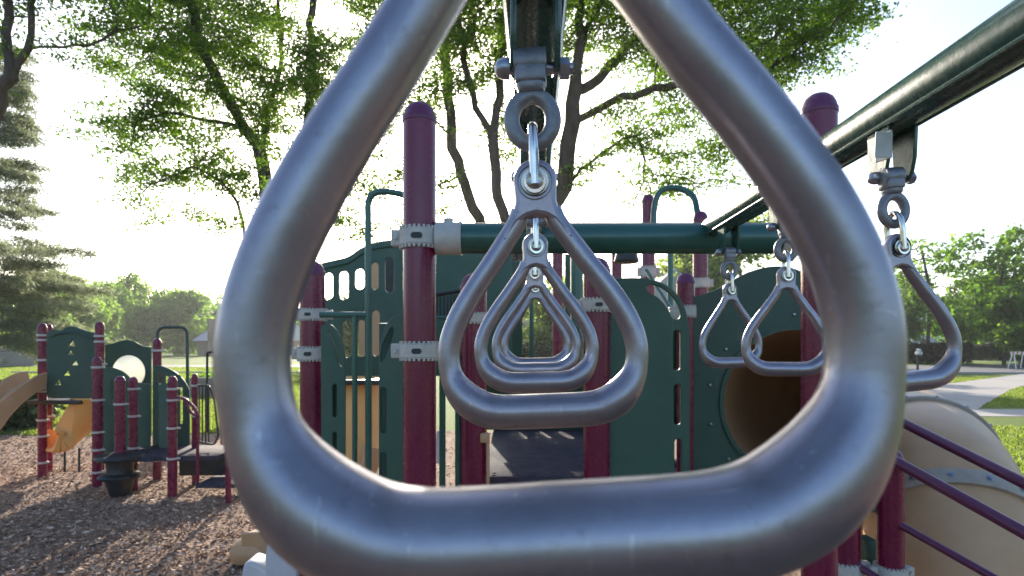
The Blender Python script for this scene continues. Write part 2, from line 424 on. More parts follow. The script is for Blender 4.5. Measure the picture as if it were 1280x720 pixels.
def tube_net(name, P_, par, r, sides=7):
    n = len(P_); dirs = np.zeros((n, 3)); main = -np.ones(n, int)
    for i in range(n):
        p = par[i]
        if p >= 0 and (main[p] < 0 or r[i] > r[main[p]]): main[p] = i
    for i in range(n):
        d = np.zeros(3)
        if par[i] >= 0: v = P_[i]-P_[par[i]]; d += v/(np.linalg.norm(v)+1e-9)
        if main[i] >= 0: v = P_[main[i]]-P_[i]; d += v/(np.linalg.norm(v)+1e-9)
        dirs[i] = d/(np.linalg.norm(d)+1e-9)
    ch = np.where(par >= 0)[0]; pa = par[ch]
    ed = P_[ch]-P_[pa]; ed /= np.linalg.norm(ed, axis=1, keepdims=True)+1e-9
    ismain = (main[pa] == ch)
    d0 = np.where(ismain[:, None], dirs[pa], ed); d1 = dirs[ch]
    ref = np.array([.31, .87, .12]); ref = np.tile(ref/np.linalg.norm(ref), (len(ch), 1))
    def ring(c, d, rr):
        u = np.cross(d, ref); u /= np.linalg.norm(u, axis=1, keepdims=True)+1e-9; v = np.cross(d, u)
        a = 2*np.pi*np.arange(sides)/sides
        return c[:, None]+rr[:, None, None]*(u[:, None]*np.cos(a)[None, :, None]+v[:, None]*np.sin(a)[None, :, None])
    r0 = np.where(ismain, r[pa], np.minimum(r[pa], r[ch]*1.15))
    A = ring(P_[pa], d0, r0); B = ring(P_[ch], d1, r[ch])
    V = np.concatenate([A, B], 1).reshape(-1, 3).astype(np.float32); m = len(ch)
    k = np.arange(sides); q = np.stack([k, (k+1) % sides, (k+1) % sides+sides, k+sides], 1)
    Fq = (q[None]+(np.arange(m)*2*sides)[:, None, None]).reshape(-1, 4).astype(np.int32)
    me = bpy.data.meshes.new(name); me.vertices.add(len(V)); me.vertices.foreach_set('co', V.ravel())
    me.loops.add(Fq.size); me.loops.foreach_set('vertex_index', Fq.ravel())
    me.polygons.add(len(Fq)); me.polygons.foreach_set('loop_start', np.arange(0, Fq.size, 4, dtype=np.int32))
    me.polygons.foreach_set('loop_total', np.full(len(Fq), 4, np.int32)); me.update(calc_edges=True); return me
def sprays(centers, per, spread, flat, size, aspect, updir=.5, droop=0.0):
    n = len(centers); m = per
    C = np.repeat(centers, m, axis=0); N_ = len(C)
    # each spray lies in a plane of its own, slightly tilted
    nv = rvec(n)*.45+np.array([0, 0, 1]); nv /= np.linalg.norm(nv, axis=1, keepdims=True); nv = np.repeat(nv, m, axis=0)
    o = RNG.normal(size=(N_, 3))*spread
    o -= nv*(np.sum(o*nv, axis=1, keepdims=True))*(1-flat)
    o[:, 2] -= droop*np.linalg.norm(o[:, :2], axis=1)
    U = rvec(N_); nn = nv*updir+rvec(N_)*(1-updir); nn /= np.linalg.norm(nn, axis=1, keepdims=True)
    U -= nn*np.sum(U*nn, axis=1, keepdims=True); U /= np.linalg.norm(U, axis=1, keepdims=True)+1e-9; V = np.cross(nn, U)
    s = size*RNG.uniform(.6, 1.3, N_)[:, None]
    return C+o, U*s, V*s*aspect
def ellipsoids(L, dens, flat=1.0):
    out = []
    for c, r3 in L:
        vol = r3[0]*r3[1]*r3[2]*4.19; k = max(4, int(vol*dens))
        v = rvec(k)*(RNG.random((k, 1))**(1/2.4)); out.append(np.array(c)+v*np.array(r3))
    return np.concatenate(out)
def tree(name, label, limbs, env, R0, dens=2.2, tip=.012, step=.42, dk=.6, per=34, spread=.34, size=.05, mat='leaf', group=None, leafr=.03, aspect=.5, cat='tree', updir=.45, di=2.6):
    att = ellipsoids(env, dens)
    P_, par = colonize(limbs, att, step=step, dk=dk, di=di)
    r, kids = radii(P_, par, R0, tip)
    base = Vector(limbs[0][0]); root = empty(name, (base.x, base.y, 0), label, cat, group)
    link('trunk', tube_net('trunk', P_, par, r, 8), M['bark'], root)
    tips = P_[(r < leafr)]
    tips = tips[RNG.random(len(tips)) < .92]
    C, U, V = sprays(tips+RNG.normal(size=tips.shape)*.1, per, spread, .25, size, aspect, updir)
    link('crown', quads_mesh('crown', C, U, V), M[mat], root, smooth=False)
    return root
def PP(L): return [tuple(P(*p)) for p in L]
def E(px, py, d, rx, ry, rz):
    """ellipsoid: rx across, ry in depth, rz in height (metres)"""
    return (tuple(P(px, py, d)), (rx, ry, rz))
# big locust tree left of the middle
dA = 19.0
A0 = G(352, HY+CZ*F/dA)
tree('locust_tree', 'tall locust tree behind the small playground with dark trunk and feathery crown', [
    [tuple(A0)]+PP([(345, 350, dA), (335, 268, dA), (325, 194, dA), (308, 161, dA), (267, 94, dA-.6), (250, 50, dA-1), (239, -10, dA-1.2), (225, -120, dA-1)]),
    PP([(345, 340, dA), (366, 260, dA+.5), (383, 178, dA+.8), (389, 83, dA+1), (391, 0, dA+1), (400, -130, dA+1.4)]),
    PP([(345, 375, dA), (315, 330, dA-.6), (297, 255, dA-1.2), (272, 222, dA-1.6), (235, 205, dA-2)]),
    PP([(325, 194, dA), (338, 130, dA+1), (352, 70, dA+1.6), (345, -20, dA+2)]),
    PP([(308, 161, dA), (262, 150, dA-.6), (215, 142, dA-1), (170, 150, dA-1.6)])],
    [E(230, 25, dA, 3.2, 3.0, 1.5), E(330, 90, dA, 3.2, 2.6, 1.5), E(205, 130, dA-1, 2.3, 2.0, 1.0), E(255, 205, dA-1.5, 3.0, 1.6, .9),
     E(420, 110, dA+1, 2.4, 2.2, 1.8), E(415, 215, dA+1, 1.6, 1.6, 1.0), E(230, -120, dA, 4.4, 3.4, 2.4), E(400, -90, dA+1, 3.6, 3.0, 2.4), E(230, 268, dA-2, 2.2, 1.0, .35), E(150, 60, dA, 1.6, 1.5, .9), E(160, 185, dA-1, 1.4, 1.2, .5), E(300, 150, dA, 2.6, 2.0, .9), E(330, 235, dA-.5, 2.0, 1.4, .6), E(175, 240, dA-1.5, 1.3, .9, .35), E(430, 290, dA+1, 1.5, 1.0, .5)],
    .27, dens=2.6, per=210, spread=.36, size=.058, leafr=.042)
# locust with several stems in the middle
dB = 14.0
B0 = G(634, HY+CZ*F/dB)
tree('locust_tree', 'large locust tree in the middle whose thick trunk forks into several stems', [
    [tuple(B0)]+PP([(636, 400, dB), (655, 320, dB), (684, 272, dB), (703, 238, dB), (710, 189, dB), (717, 120, dB), (723, 67, dB), (726, 20, dB), (722, -60, dB)]),
    PP([(645, 350, dB), (638, 300, dB), (628, 260, dB-.2), (619, 225, dB-.3), (615, 172, dB-.5), (604, 149, dB-.6), (588, 110, dB-.7), (575, 40, dB-.8), (570, -40, dB-1)]),
    PP([(615, 172, dB-.5), (623, 130, dB-.2), (626, 60, dB), (640, -20, dB+.4)]),
    PP([(703, 240, dB), (728, 212, dB-.3), (750, 195, dB-.5), (778, 172, dB-.8), (802, 171, dB-1)]),
    PP([(717, 150, dB), (745, 138, dB-.4), (778, 122, dB-.8), (833, 107, dB-1.2), (880, 110, dB-1.5), (930, 120, dB-1.5)]),
    PP([(722, 118, dB), (750, 98, dB+.5), (787, 57, dB+1), (840, 20, dB+1.2), (900, -10, dB+1.2)]),
    PP([(728, 40, dB), (748, 12, dB), (770, -50, dB)]),
    PP([(802, 171, dB-1), (808, 205, dB-1.1), (803, 232, dB-1.2), (790, 255, dB-1.2)])],
    [E(850, 40, dB, 2.6, 2.2, .95), E(950, 60, dB-1, 2.0, 1.8, 1.0), E(1020, 40, dB, 1.5, 1.4, .75), E(860, 130, dB-1, 1.8, 1.6, .55), E(880, 200, dB-1.4, 1.15, .9, .85), E(915, 235, dB-1.4, .55, .6, .35),
     E(580, 40, dB-1, 1.9, 1.8, 1.1), E(690, 20, dB+.6, 1.6, 1.4, 1.0), E(540, 120, dB-.6, .9, .8, .5), E(765, 150, dB-.6, .7, .7, .4), E(800, 60, dB, 1.6, 1.4, .8), E(900, 165, dB-1.2, 1.5, 1.2, .5), E(700, -130, dB, 4.2, 3.4, 2.0), E(900, -90, dB, 3.6, 3.0, 1.3), E(640, 190, dB+1.4, .9, .6, .4)],
    .23, dens=5.2, per=190, spread=.28, size=.046, step=.30, dk=.40, di=2.0, leafr=.036)
# slim tree behind it
dC = 17.0
C0 = G(625, HY+CZ*F/dC)
tree('slim_locust_tree', 'slender leaning tree just left of the forked trunk with sparse leaves', [
    [tuple(C0)]+PP([(622, 360, dC), (600, 282, dC), (590, 255, dC), (578, 224, dC), (566, 177, dC), (562, 130, dC), (556, 60, dC), (540, -20, dC)]),
    PP([(566, 177, dC), (553, 160, dC), (530, 140, dC), (505, 150, dC)])],
    [E(530, 20, dC, 1.9, 1.6, 1.3), E(500, 130, dC, 1.2, 1.0, .9), E(490, 205, dC, .8, .8, .5), E(540, -80, dC, 3, 2, 1.5), E(470, 270, dC, .8, .6, .5)],
    .16, dens=3.2, per=160, spread=.3, size=.054, step=.38, dk=.48, leafr=.034)
# tree whose limb enters at the upper left corner
dD = 11.0
D0 = (P(-90, HY, dD).x, dD, 0)
tree('leaning_tree', 'dark limbed tree whose branches reach in at the upper left corner', [
    [D0]+PP([(-80, 350, dD), (-45, 220, dD), (-5, 125, dD), (12, 95, dD), (33, 61, dD), (40, 20, dD), (48, -30, dD)]),
    PP([(33, 61, dD), (60, 58, dD), (111, 55, dD), (150, 40, dD), (185, 30, dD+.3)]), PP([(12, 95, dD), (8, 40, dD), (15, -20, dD)])],
    [E(30, -10, dD, 1.1, 1, .5), E(150, 15, dD, .8, .8, .3), E(0, -60, dD, 2, 1.6, .9), E(-60, 60, dD, 1.0, 1, .6), E(140, -50, dD, 1.6, 1.2, .6)],
    .12, dens=5.0, per=100, spread=.22, size=.042, step=.28, dk=.36, leafr=.028)
# pine at the left
def pine(px, d, H, zb, rb, label, seedn=3):
    root = empty('pine_tree', (P(px, HY, d).x, d, 0), label, 'tree'); bx = P(px, HY, d).x
    nodes = [np.array([bx, d, 0.0])]; par = [-1]; last = 0; tipc = []
    zs = np.arange(.6, H, .30); tr = []
    for z in zs:
        nodes.append(np.array([bx+RNG.normal()*.02, d+RNG.normal()*.02, z])); par.append(last); last = len(nodes)-1; tr.append((last, z))
    for i0, z in tr:
        if z < zb: continue
        f = 1-(z-zb)/(H-zb); Lb = rb*(f**.8)*1.0+.2
        for b in range(RNG.integers(4, 7)):
            a = RNG.uniform(0, 2*math.pi); ln = Lb*RNG.uniform(.6, 1.15); q = nodes[i0].copy(); pr = i0
            steps = max(3, int(ln/.4)); el = .25
            for s in range(steps):
                t = s/steps; el = .10-.35*t+.45*max(0, t-.7)*2
                a += RNG.normal()*.08
                q = q+np.array([math.cos(a)*.4, math.sin(a)*.4, el*.4+RNG.normal()*.07]); nodes.append(q.copy()); par.append(pr); pr = len(nodes)-1
                if t > .2:
                    tipc.append(q.copy())
                    for sd_ in (-1, 1):
                        for j in range(1, 3):
                            w_ = q+np.array([math.cos(a+sd_*1.0), math.sin(a+sd_*1.0), -.15])*.25*j*(1.15-t*.5)
                            tipc.append(w_)
    P_ = np.array(nodes); par = np.array(par); r, k = radii(P_, par, .26, .010)
    link('trunk', tube_net('trunk', P_, par, r, 6), M['bark'], root)
    C, U, V = sprays(np.array(tipc), 44, .14, .6, .10, .15, .2, droop=.15)
    link('crown', quads_mesh('crown', C, U, V), M['needle'], root, smooth=False)
pine(-24, 21, 12.5, 1.3, 4.1, 'grey green pine tree at the left edge with layered drooping boughs')

def far_tree(name, label, px, d, h, wd, mat, group, size=.22, cnt=260, per=16, zlow=.18, cat='tree', trunk=.2, lumps=9):
    x0 = P(px, HY, d).x; root = empty(name, (x0, d, 0), label, cat, group)
    env = []
    for i in range(lumps):
        a = RNG.uniform(0, 6.28); zz = RNG.uniform(zlow+.12, .82); rr = wd*.5*math.sin(math.pi*min(1, (zz-zlow)/(1-zlow)*.85+.12))*RNG.uniform(.35, .8)
        env.append(((x0+math.cos(a)*rr, d+math.sin(a)*rr, h*zz), (wd*RNG.uniform(.18, .30), wd*RNG.uniform(.18, .3), h*RNG.uniform(.10, .18))))
    att = ellipsoids(env, 1.0)
    idx = RNG.choice(len(att), min(len(att), 70), replace=False)
    limbs = [[(x0, d, 0), (x0+RNG.normal()*.2, d, h*.25), (x0+RNG.normal()*.4, d, h*.5), (x0+RNG.normal()*.5, d, h*.75)]]
    P_, par = colonize(limbs, att[idx], step=h*.055, dk=h*.08, di=h*.5, maxit=25); r, k = radii(P_, par, trunk, .03)
    link('trunk', tube_net('trunk', P_, par, r, 6), M['bark'], root)
    # crown: leaf clumps near the lump surfaces
    out = []
    for c, r3 in env:
        k_ = int(cnt/lumps); v = rvec(k_)*(RNG.uniform(.55, 1.08, (k_, 1))); out.append(np.array(c)+v*np.array(r3))
    cc = np.concatenate(out); C, U, V = sprays(cc, per, size*1.5, .6, size, .6, .3)
    k2 = C[:, 2] > .05; link('crown', quads_mesh('crown', C[k2], U[k2], V[k2]), M[mat], root, smooth=False)
    return root
bgs = [
 ('oak_tree', 'light green bushy tree behind the pine at the far left', 60, 58, 9.2, 9.5, 'leaf3'),
 ('oak_tree', 'round bright green tree just left of the high green wall panel', 15, 50, 7.4, 8.5, 'leaf3'),
 ('oak_tree', 'tall thin topped tree rising in the middle of the far left treeline', 140, 84, 12.4, 10.5, 'leaf3'),
 ('oak_tree', 'dark green full tree in the far treeline left of the brick house', 185, 80, 11.4, 10, 'leaf3'),
 ('oak_tree', 'rounded tree nearest to the brick house in the far treeline', 228, 82, 10, 9.0, 'leaf3'),
 ('oak_tree', 'low green tree half hidden behind the large near ring on the left', 300, 88, 5.8, 8.5, 'leaf2'),
 ('oak_tree', 'wide low tree in the treeline behind the small playground roof', 105, 66, 8.0, 9.0, 'leaf3'),
 ('maple_tree', 'sunlit lime green tree seen through the rings behind the structure', 690, 34, 6.2, 5.5, 'leaf4'),
 ('maple_tree', 'bushy tree behind the left wavy green panel', 440, 40, 5.0, 6.0, 'leaf4'),
 ('maple_tree', 'green tree behind the round tunnel panel near the right ring', 915, 38, 10.6, 9.0, 'leaf4'),
 ('maple_tree', 'light green tree behind the domed post and the pale house', 985, 50, 8.6, 7.0, 'leaf2'),
 ('maple_tree', 'thin open crowned tree at the right with bare stems showing', 1160, 52, 13.4, 8.5, 'leaf3'),
 ('maple_tree', 'broad dense dark green tree at the right edge', 1255, 48, 11.4, 10.5, 'leaf2'),
 ('maple_tree', 'lime green lit tree at the right edge in front of the dense dark one', 1280, 44, 5.6, 5.4, 'leaf'),
 ('maple_tree', 'small dark rounded tree above the hedge at the right', 1212, 56, 8.4, 7.0, 'leaf2'),
 ('maple_tree', 'bushy tree behind the right hand single ring', 1125, 56, 8.5, 7.5, 'leaf2'),
 ('maple_tree', 'small tree behind the green crossbeam left of the trunk', 590, 45, 6.0, 6.0, 'leaf2'),
 ('maple_tree', 'distant tree behind the arched rail at the centre right', 840, 60, 8.0, 8.0, 'leaf2'),
]
for i, (nm, lb, px, d, h, wd, mt) in enumerate(bgs):
    thin = 'open crowned' in lb
    far_tree(nm, lb, px, d, h, wd, mt, 'trees in the background', size=.12+d*.0014, cnt=200 if thin else 520, per=12 if thin else 18, zlow=.04 if (px < 320 or h < 7) else .14, trunk=.14)
# far-off wood that closes the view all round
n = 26000; aa = RNG.uniform(-1.05, 1.05, n); dd = RNG.uniform(120, 150, n); hx = 6.5+2.2*np.sin(aa*23)+1.6*np.sin(aa*57+1)+1.2*np.sin(aa*131)
cc_ = np.stack([np.sin(aa)*dd, np.cos(aa)*dd, RNG.random(n)**.8*hx+.3], 1); Cw, Uw, Vw = sprays(cc_, 5, .9, .8, .5, .7, .3)
tag(link('distant_woods', quads_mesh('distant_woods', Cw, Uw, Vw), M['leaf2'], smooth=False), 'far hazy line of woods along the horizon', 'woods', kind='stuff')
def hedge(px0, px1, d, h, label, dep=1.2, mat='hedge', cnt=900, name='hedge'):
    x0, x1 = P(px0, HY, d).x, P(px1, HY, d).x
    c = np.stack([RNG.uniform(x0, x1, cnt), d+RNG.uniform(-dep/2, dep/2, cnt), h*(1-RNG.random(cnt)**2)*.95+.03], 1)
    c[:, 2] += .06*np.sin(c[:, 0]*2.3); C, U, V = sprays(c, 22, .17, .8, .075, .6, .2)
    o = link(name, quads_mesh(name, C, U, V), M[mat], None, ((x0+x1)/2, d, 0), smooth=False)
    return tag(o, label, 'hedge')
hedge(1112, 1212, 52, 1.5, 'dark clipped hedge across the road at the right', cnt=1500)
hedge(1216, 1330, 60, 1.5, 'dark hedge beyond the pale drive at the far right', cnt=1500)
hedge(-60, 38, 13.7, .78, 'low rounded dark green bushes below the tan slide at the left edge', dep=1.2, cnt=1000, mat='hedge', name='bush')
hedge(640, 720, 30, 1.6, 'dark low hedge seen through the rings behind the structure', cnt=700)
hedge(250, 340, 24, .42, 'low leafy shrubs along the timber wall', cnt=500, mat='leaf2', name='shrub_row')

# ------------------------------------------------------------------ houses, fence, small far things
def house(name, label, px0, px1, d, wall_h, roof_h, dep, matw, chim=None, gable=False):
    x0, x1 = P(px0, HY, d).x, P(px1, HY, d).x; xc = (x0+x1)/2
    root = empty(name, (xc, d, 0), label, 'house')
    bm = bmesh.new(); box(bm, (xc, d+dep/2, wall_h/2), (x1-x0, dep, wall_h)); done('wall', bm, matw, root, smooth=False)
    bm = bmesh.new(); o_ = .5
    if gable:
        a = [bm.verts.new(v) for v in [(x0-o_, d-o_, wall_h), (x1+o_, d-o_, wall_h), (xc, d-o_, wall_h+roof_h)]]
        b = [bm.verts.new(v) for v in [(x0-o_, d+dep+o_, wall_h), (x1+o_, d+dep+o_, wall_h), (xc, d+dep+o_, wall_h+roof_h)]]
    else:
        a = [bm.verts.new(v) for v in [(x0-o_, d-o_, wall_h), (x0-o_, d+dep+o_, wall_h), (x0-o_, d+dep/2, wall_h+roof_h)]]
        b = [bm.verts.new(v) for v in [(x1+o_, d-o_, wall_h), (x1+o_, d+dep+o_, wall_h), (x1+o_, d+dep/2, wall_h+roof_h)]]
    bm.faces.new(a); bm.faces.new(b)
    for i in range(3): bm.faces.new((a[i], a[(i+1) % 3], b[(i+1) % 3], b[i]))
    rf = done('roof', bm, M['siding'] if gable else M['roof'], root, smooth=False)
    if chim:
        bm = bmesh.new(); cx = P(chim, HY, d).x; box(bm, (cx, d-.35, (wall_h+roof_h+.4)/2), (1.1, .7, wall_h+roof_h+.4), bev=.03)
        box(bm, (cx, d-.35, wall_h+roof_h+.43), (1.3, .9, .14)); done('chimney', bm, M['brick'], root, smooth=False)
    for k in range(3):
        wx = x0+(x1-x0)*(.2+.3*k)
        bm = bmesh.new(); box(bm, (wx, d-.04, wall_h*.55), (1.3, .08, 1.2)); wn = done('window', bm, M['white'], root, smooth=False)
        bm = bmesh.new(); box(bm, (wx, d-.09, wall_h*.55), (1.1, .03, 1.0)); done('pane', bm, M['glass'], wn, smooth=False)
    return root
house('brick_house', 'low brick house with pale roof and chimney beyond the sunny lawn', 247, 345, 78, 1.9, 2.3, 12, M['brick'], chim=268)
house('pale_house', 'pale sided house behind the centre of the play structure', 778, 905, 36, 3.0, 3.2, 9, M['siding'], gable=True)
house('shaded_house', 'grey roofed house half hidden by trees at the right', 1140, 1215, 74, 3.0, 2.6, 10, M['siding'])
rf = empty('board_fence', (P(-20, HY, 46).x, 46, 0), 'low weathered board fence at the far left edge of the lawn', 'fence')
bm = bmesh.new(); x = P(-90, HY, 46).x
while x < P(42, HY, 46).x:
    box(bm, (x, 46, .68+random.uniform(-.02, .02)), (.14, .025, 1.3), bev=.004); x += .15
done('board_row', bm, M['fence'], rf, smooth=False)
for k in range(4):
    bm = bmesh.new(); box(bm, (P(-80+38*k, HY, 46).x, 46.09, .7), (.1, .1, 1.4)); done('fence_post', bm, M['fence'], rf, smooth=False)
# timber retaining wall behind the small playground
bm = bmesh.new()
for k in range(3): box(bm, (P(300, HY, 22).x, 22, .12+.21*k), (3.6, .2, .2), bev=.01)
tag(done('timber_wall', bm, M['fence'], None, (P(300, HY, 22).x, 22, 0), smooth=False), 'low brown timber wall on the grass behind the small playground', 'wall')
# white garden chair far away on the lawn
gc = empty('garden_chair', tuple(G(228, 441)), 'tiny white garden chair on the lawn in front of the far trees', 'chair')
g0 = G(228, 441); s_ = 1.2
bm = bmesh.new(); box(bm, g0+Vector((0, 0, .45*s_)), (.5*s_, .5*s_, .05), bev=.01); done('seat', bm, M['white'], gc)
bm = bmesh.new(); box(bm, g0+Vector((0, .25*s_, .8*s_)), (.5*s_, .05, .7*s_), Matrix.Rotation(-.2, 3, 'X'), .02); done('backrest', bm, M['white'], gc)
for sx in (-1, 1):
    for sy in (-1, 1):
        bm = bmesh.new(); cyl(bm, g0+Vector((sx*.24, sy*.24, 0)), g0+Vector((sx*.22, sy*.2, .45*s_)), .03, 8); done('leg', bm, M['white'], gc)
# sawhorse barricade at the right edge
def sawhorse(px, py, wd, label):
    g = G(px, py); root = empty('sawhorse_barricade', tuple(g), label, 'barricade', 'barricades by the road'); h = 1.15
    for sx in (-1, 1):
        for sy in (-1, 1):
            bm = bmesh.new(); a = g+Vector((sx*wd/2, sy*.35, 0)); b = g+Vector((sx*(wd/2-.1), sy*.04, h)); v = (b-a)
            m = axis_rot(v); box(bm, (a+b)/2, (.06, .04, v.length), m, .004); done('leg', bm, M['white'], root, smooth=False)
    bm = bmesh.new(); box(bm, g+Vector((0, -.07, h-.06)), (wd+.3, .03, .22), bev=.004); bd = done('board', bm, M['white'], root, smooth=False)
    for k in range(4):
        bm = bmesh.new(); box(bm, g+Vector((-wd/2+.02+k*wd/3.1, -.0905, h-.06)), (.13, .006, .21), Matrix.Rotation(.0, 3, 'Y')); done('stripe', bm, M['signo'], bd, smooth=False)
sawhorse(1273, 461, .9, 'white sawhorse barricade with orange stripes beside the road at the right edge')
# mailbox post
g = G(1147, 466); mb = empty('mailbox', tuple(g), 'slim post mailbox with pale box standing at the roadside', 'mailbox')
bm = bmesh.new(); box(bm, g+Vector((0, 0, .55)), (.1, .1, 1.1), bev=.01); done('post', bm, M['black'], mb, smooth=False)
bm = bmesh.new(); box(bm, g+Vector((0, -.1, 1.2)), (.2, .48, .22), bev=.05); box(bm, g+Vector((0, -.1, 1.38)), (.1, .4, .16), bev=.04); done('letter_box', bm, M['greyp'], mb)

# ------------------------------------------------------------------ the large play structure
PS = empty('play_structure', (0, 3.2, 0), 'large green and maroon play structure with ring ladder, tunnel slide and purple rails', 'play structure')
def teeth_clamp(c, r, h, parent, ang=0.0, mat='beige', teeth=True, lug=True, ext=None):
    """split collar: toothed rims, two lugs, recessed slot"""
    bm = bmesh.new(); c = Vector(c); R_ = r*1.16
    lathe(bm, c, [(r*.98, -h*.42), (R_, -h*.42), (R_+.001, -h*.36), (R_+.004, -h*.33), (R_+.004, h*.33), (R_+.001, h*.36), (R_, h*.42), (r*.98, h*.42), (r*.98, -h*.42)], 40)
    if teeth:
        n = 26
        for k in range(n):
            a = 2*math.pi*k/n
            for s in (-1, 1):
                p = c+Vector(((R_+.002)*math.cos(a), (R_+.002)*math.sin(a), s*h*.44))
                box(bm, p-Vector((.006*math.cos(a), .006*math.sin(a), 0)), (.016, r*.13, h*.17), Matrix.Rotation(a, 3, 'Z'))
    o = done('clamp', bm, M[mat], parent)
    bm = bmesh.new()
    for k in range(2 if lug else 1):
        a = ang+math.pi*k; q = Matrix.Rotation(a, 3, 'Z')
        box(bm, c+q @ Vector((R_+.012, 0, 0)), (.045, .035, h*.8), q, .006)
        cyl(bm, c+q @ Vector((R_+.018, -.027, 0)), c+q @ Vector((R_+.018, .027, 0)), .009, 6)
    for v in bm.verts: pass
    # join lugs to the clamp mesh
    me2 = bpy.data.meshes.new('t'); bm.to_mesh(me2); bm.free()
    b3 = bmesh.new(); b3.from_mesh(o.data); me2.transform(Matrix.Translation(-OFF[parent])); b3.from_mesh(me2); b3.to_mesh(o.data); b3.free(); bpy.data.meshes.remove(me2)
    # dark recessed slot facing the camera side
    return o
def oval_mark(c, r, h, parent, mat='black', wd=.026, dx=0):
    bm = bmesh.new(); me = flat_mesh([(p[0], p[1]) for p in slot(0, -h*.27, h*.27, h*.28)], [], .004, .001, Matrix.Translation(Vector(c)+Vector((dx, -(r*1.16+.005), 0))) @ Matrix.Rotation(math.pi/2, 4, 'Y'))
    bm.free(); return link('slot_mark', me, M[mat], parent)
def post(px, wpx, top, d, clamps=(), parent=PS, bottom=0.0, capm='cap', r=None, marks=False, lug=True, teeth=True, label=None):
    r = r or wpx*d/F/2; t = P(px, top, d); x, y_, zt = t; bm = bmesh.new()
    zc = zt-r*.95
    cyl(bm, (x, y_, bottom), (x, y_, zc), r, 32)
    o = done('post', bm, M['maroon'], parent)
    bm = bmesh.new(); rr = r*1.04
    lathe(bm, (x, y_, zc), [(r*.9, -r*.30), (rr, -r*.30), (rr*1.01, -r*.2), (rr, r*.02), (rr*.94, r*.08), (rr*.90, r*.30), (rr*.75, r*.62), (rr*.48, r*.85), (rr*.2, r*.94), (0, r*.95)], 32)
    done('cap', bm, M[capm], o, sharp=50)
    for py0, py1 in clamps:
        c = P(px, (py0+py1)/2, d); h = (py1-py0)*d/F
        teeth_clamp(c, r, h, o, teeth=teeth, lug=lug)
        if marks: oval_mark(c, r, h, o)
    return o
p1 = post(524.5, 41, 128, 2.3, [(285, 311), (427, 450)], marks=True)
p2 = post(390.5, 30, 326, 3.2, [(386, 401), (433, 451)], marks=True)
p3 = post(592, 33, 342, 2.9, [(391, 405)])
p4 = post(746, 33, 322, 2.95, [(373, 390)], marks=True)
post(697, 13, 300, 6.4, []); post(771, 13, 300, 6.4, []); post(598, 13, 300, 6.4, [])
post(810.5, 16, 243, 5.4, [(333, 347)]); post(875.5, 18, 264, 5.0, [(348, 360)])
p9 = post(857, 22, 341, 3.12, [(382, 397)], marks=False)
p10 = post(1024, 42, 117, 2.3, [(285, 311)])
p11 = post(1113, 31, 560, 2.7, [(706, 722)])
post(1056, 36, 560, 2.75, [(700, 716)])
# crossbeam between the two tall posts
bm = bmesh.new(); za = P(0, 298, 2.3).z; rb = .058
cyl(bm, (P(570, 0, 2.3).x, 2.3, za), (P(980, 0, 2.3).x, 2.3, za), rb, 40)
cb = done('crossbeam', bm, M['green'], PS)
for s_, xa, xb in ((1, 545, 576), (-1, 974, 1003)):
    bm = bmesh.new(); a = P(xa, 0, 2.3); b = P(xb, 0, 2.3)
    cyl(bm, (a.x, 2.3, za), (b.x, 2.3, za), rb*1.06, 36); e = b.x if s_ > 0 else a.x
    cyl(bm, (e-.004, 2.3, za), (e+.004, 2.3, za), rb*1.13, 36)
    cyl(bm, ((a.x+b.x)/2, 2.3, za+rb*.9), ((a.x+b.x)/2, 2.3, za+rb*1.28), .018, 12)
    done('beam_socket', bm, M['beige'], cb)
# ladder beams with hangers
SL = .038                                       # the ladder runs slightly to the right of the view axis
SC = .244/282                                   # metres per unit of the traced ring
def beam_x(x0, d): return x0+SL*d
zb = CZ+.420; rbm = .040
RINGS_C = [(.002, .202), (.0, .658), (.0, 1.104), (.0, 1.55), (.0, 1.98)]
RINGS_R = [.7025-SL*1.112, .7025-SL*1.112, .7025-SL*1.112]
RD = [1.112, 1.600, 2.063]
zbolt = CZ+.168
def ladder_beam(x0, hang):
    bm = bmesh.new(); a = Vector((beam_x(x0, -.8), -.8, zb)); b = Vector((beam_x(x0, 2.26), 2.26, zb))
    cyl(bm, a, b, rbm, 40)
    # a pair of weld ribs under the beam
    for s in (-1, 1):
        cyl(bm, a+Vector((s*.030, 0, -.030)), b+Vector((s*.030, 0, -.030)), .0045, 8)
    o = done('ladder_beam', bm, M['beam'], PS)
    for d in hang:
        x = beam_x(x0, d); bm = bmesh.new(); yc = d+.012
        for s in (-1, 1):
            pts = [(-.034, 0), (.034, 0), (.030, -.062), (.022, -.088), (.012, -.098), (-.012, -.098), (-.022, -.088), (-.030, -.062)]
            me = flat_mesh([(px_, z_) for px_, z_ in pts], [], .007, .0015, Matrix.Translation((x+s*.0235, yc, zb-.028)) @ Matrix.Rotation(math.pi/2, 4, 'Z'))
            bm.from_mesh(me); bpy.data.meshes.remove(me)
        done('hanger_plate', bm, M['beam'], o, sharp=30)
        zc = zbolt+.131
        bm = bmesh.new(); cyl(bm, (x-.042, yc, zc), (x+.042, yc, zc), .0065, 12)
        lathe(bm, (x-.0275, yc, zc), [(.0, .0), (.0115, 0), (.0115, .007), (.009, .0135), (.005, .016), (0, .017)], 16, (-1, 0, 0))
        cyl(bm, (x+.0275, yc, zc), (x+.038, yc, zc), .0115, 6)
        done('cross_bolt', bm, M['bolt'], o, sharp=50)
    return o
bc = ladder_beam(0.0, [.202, .658, 1.104, 1.55, 1.98])
br = ladder_beam(.7025-SL*1.112, RD)
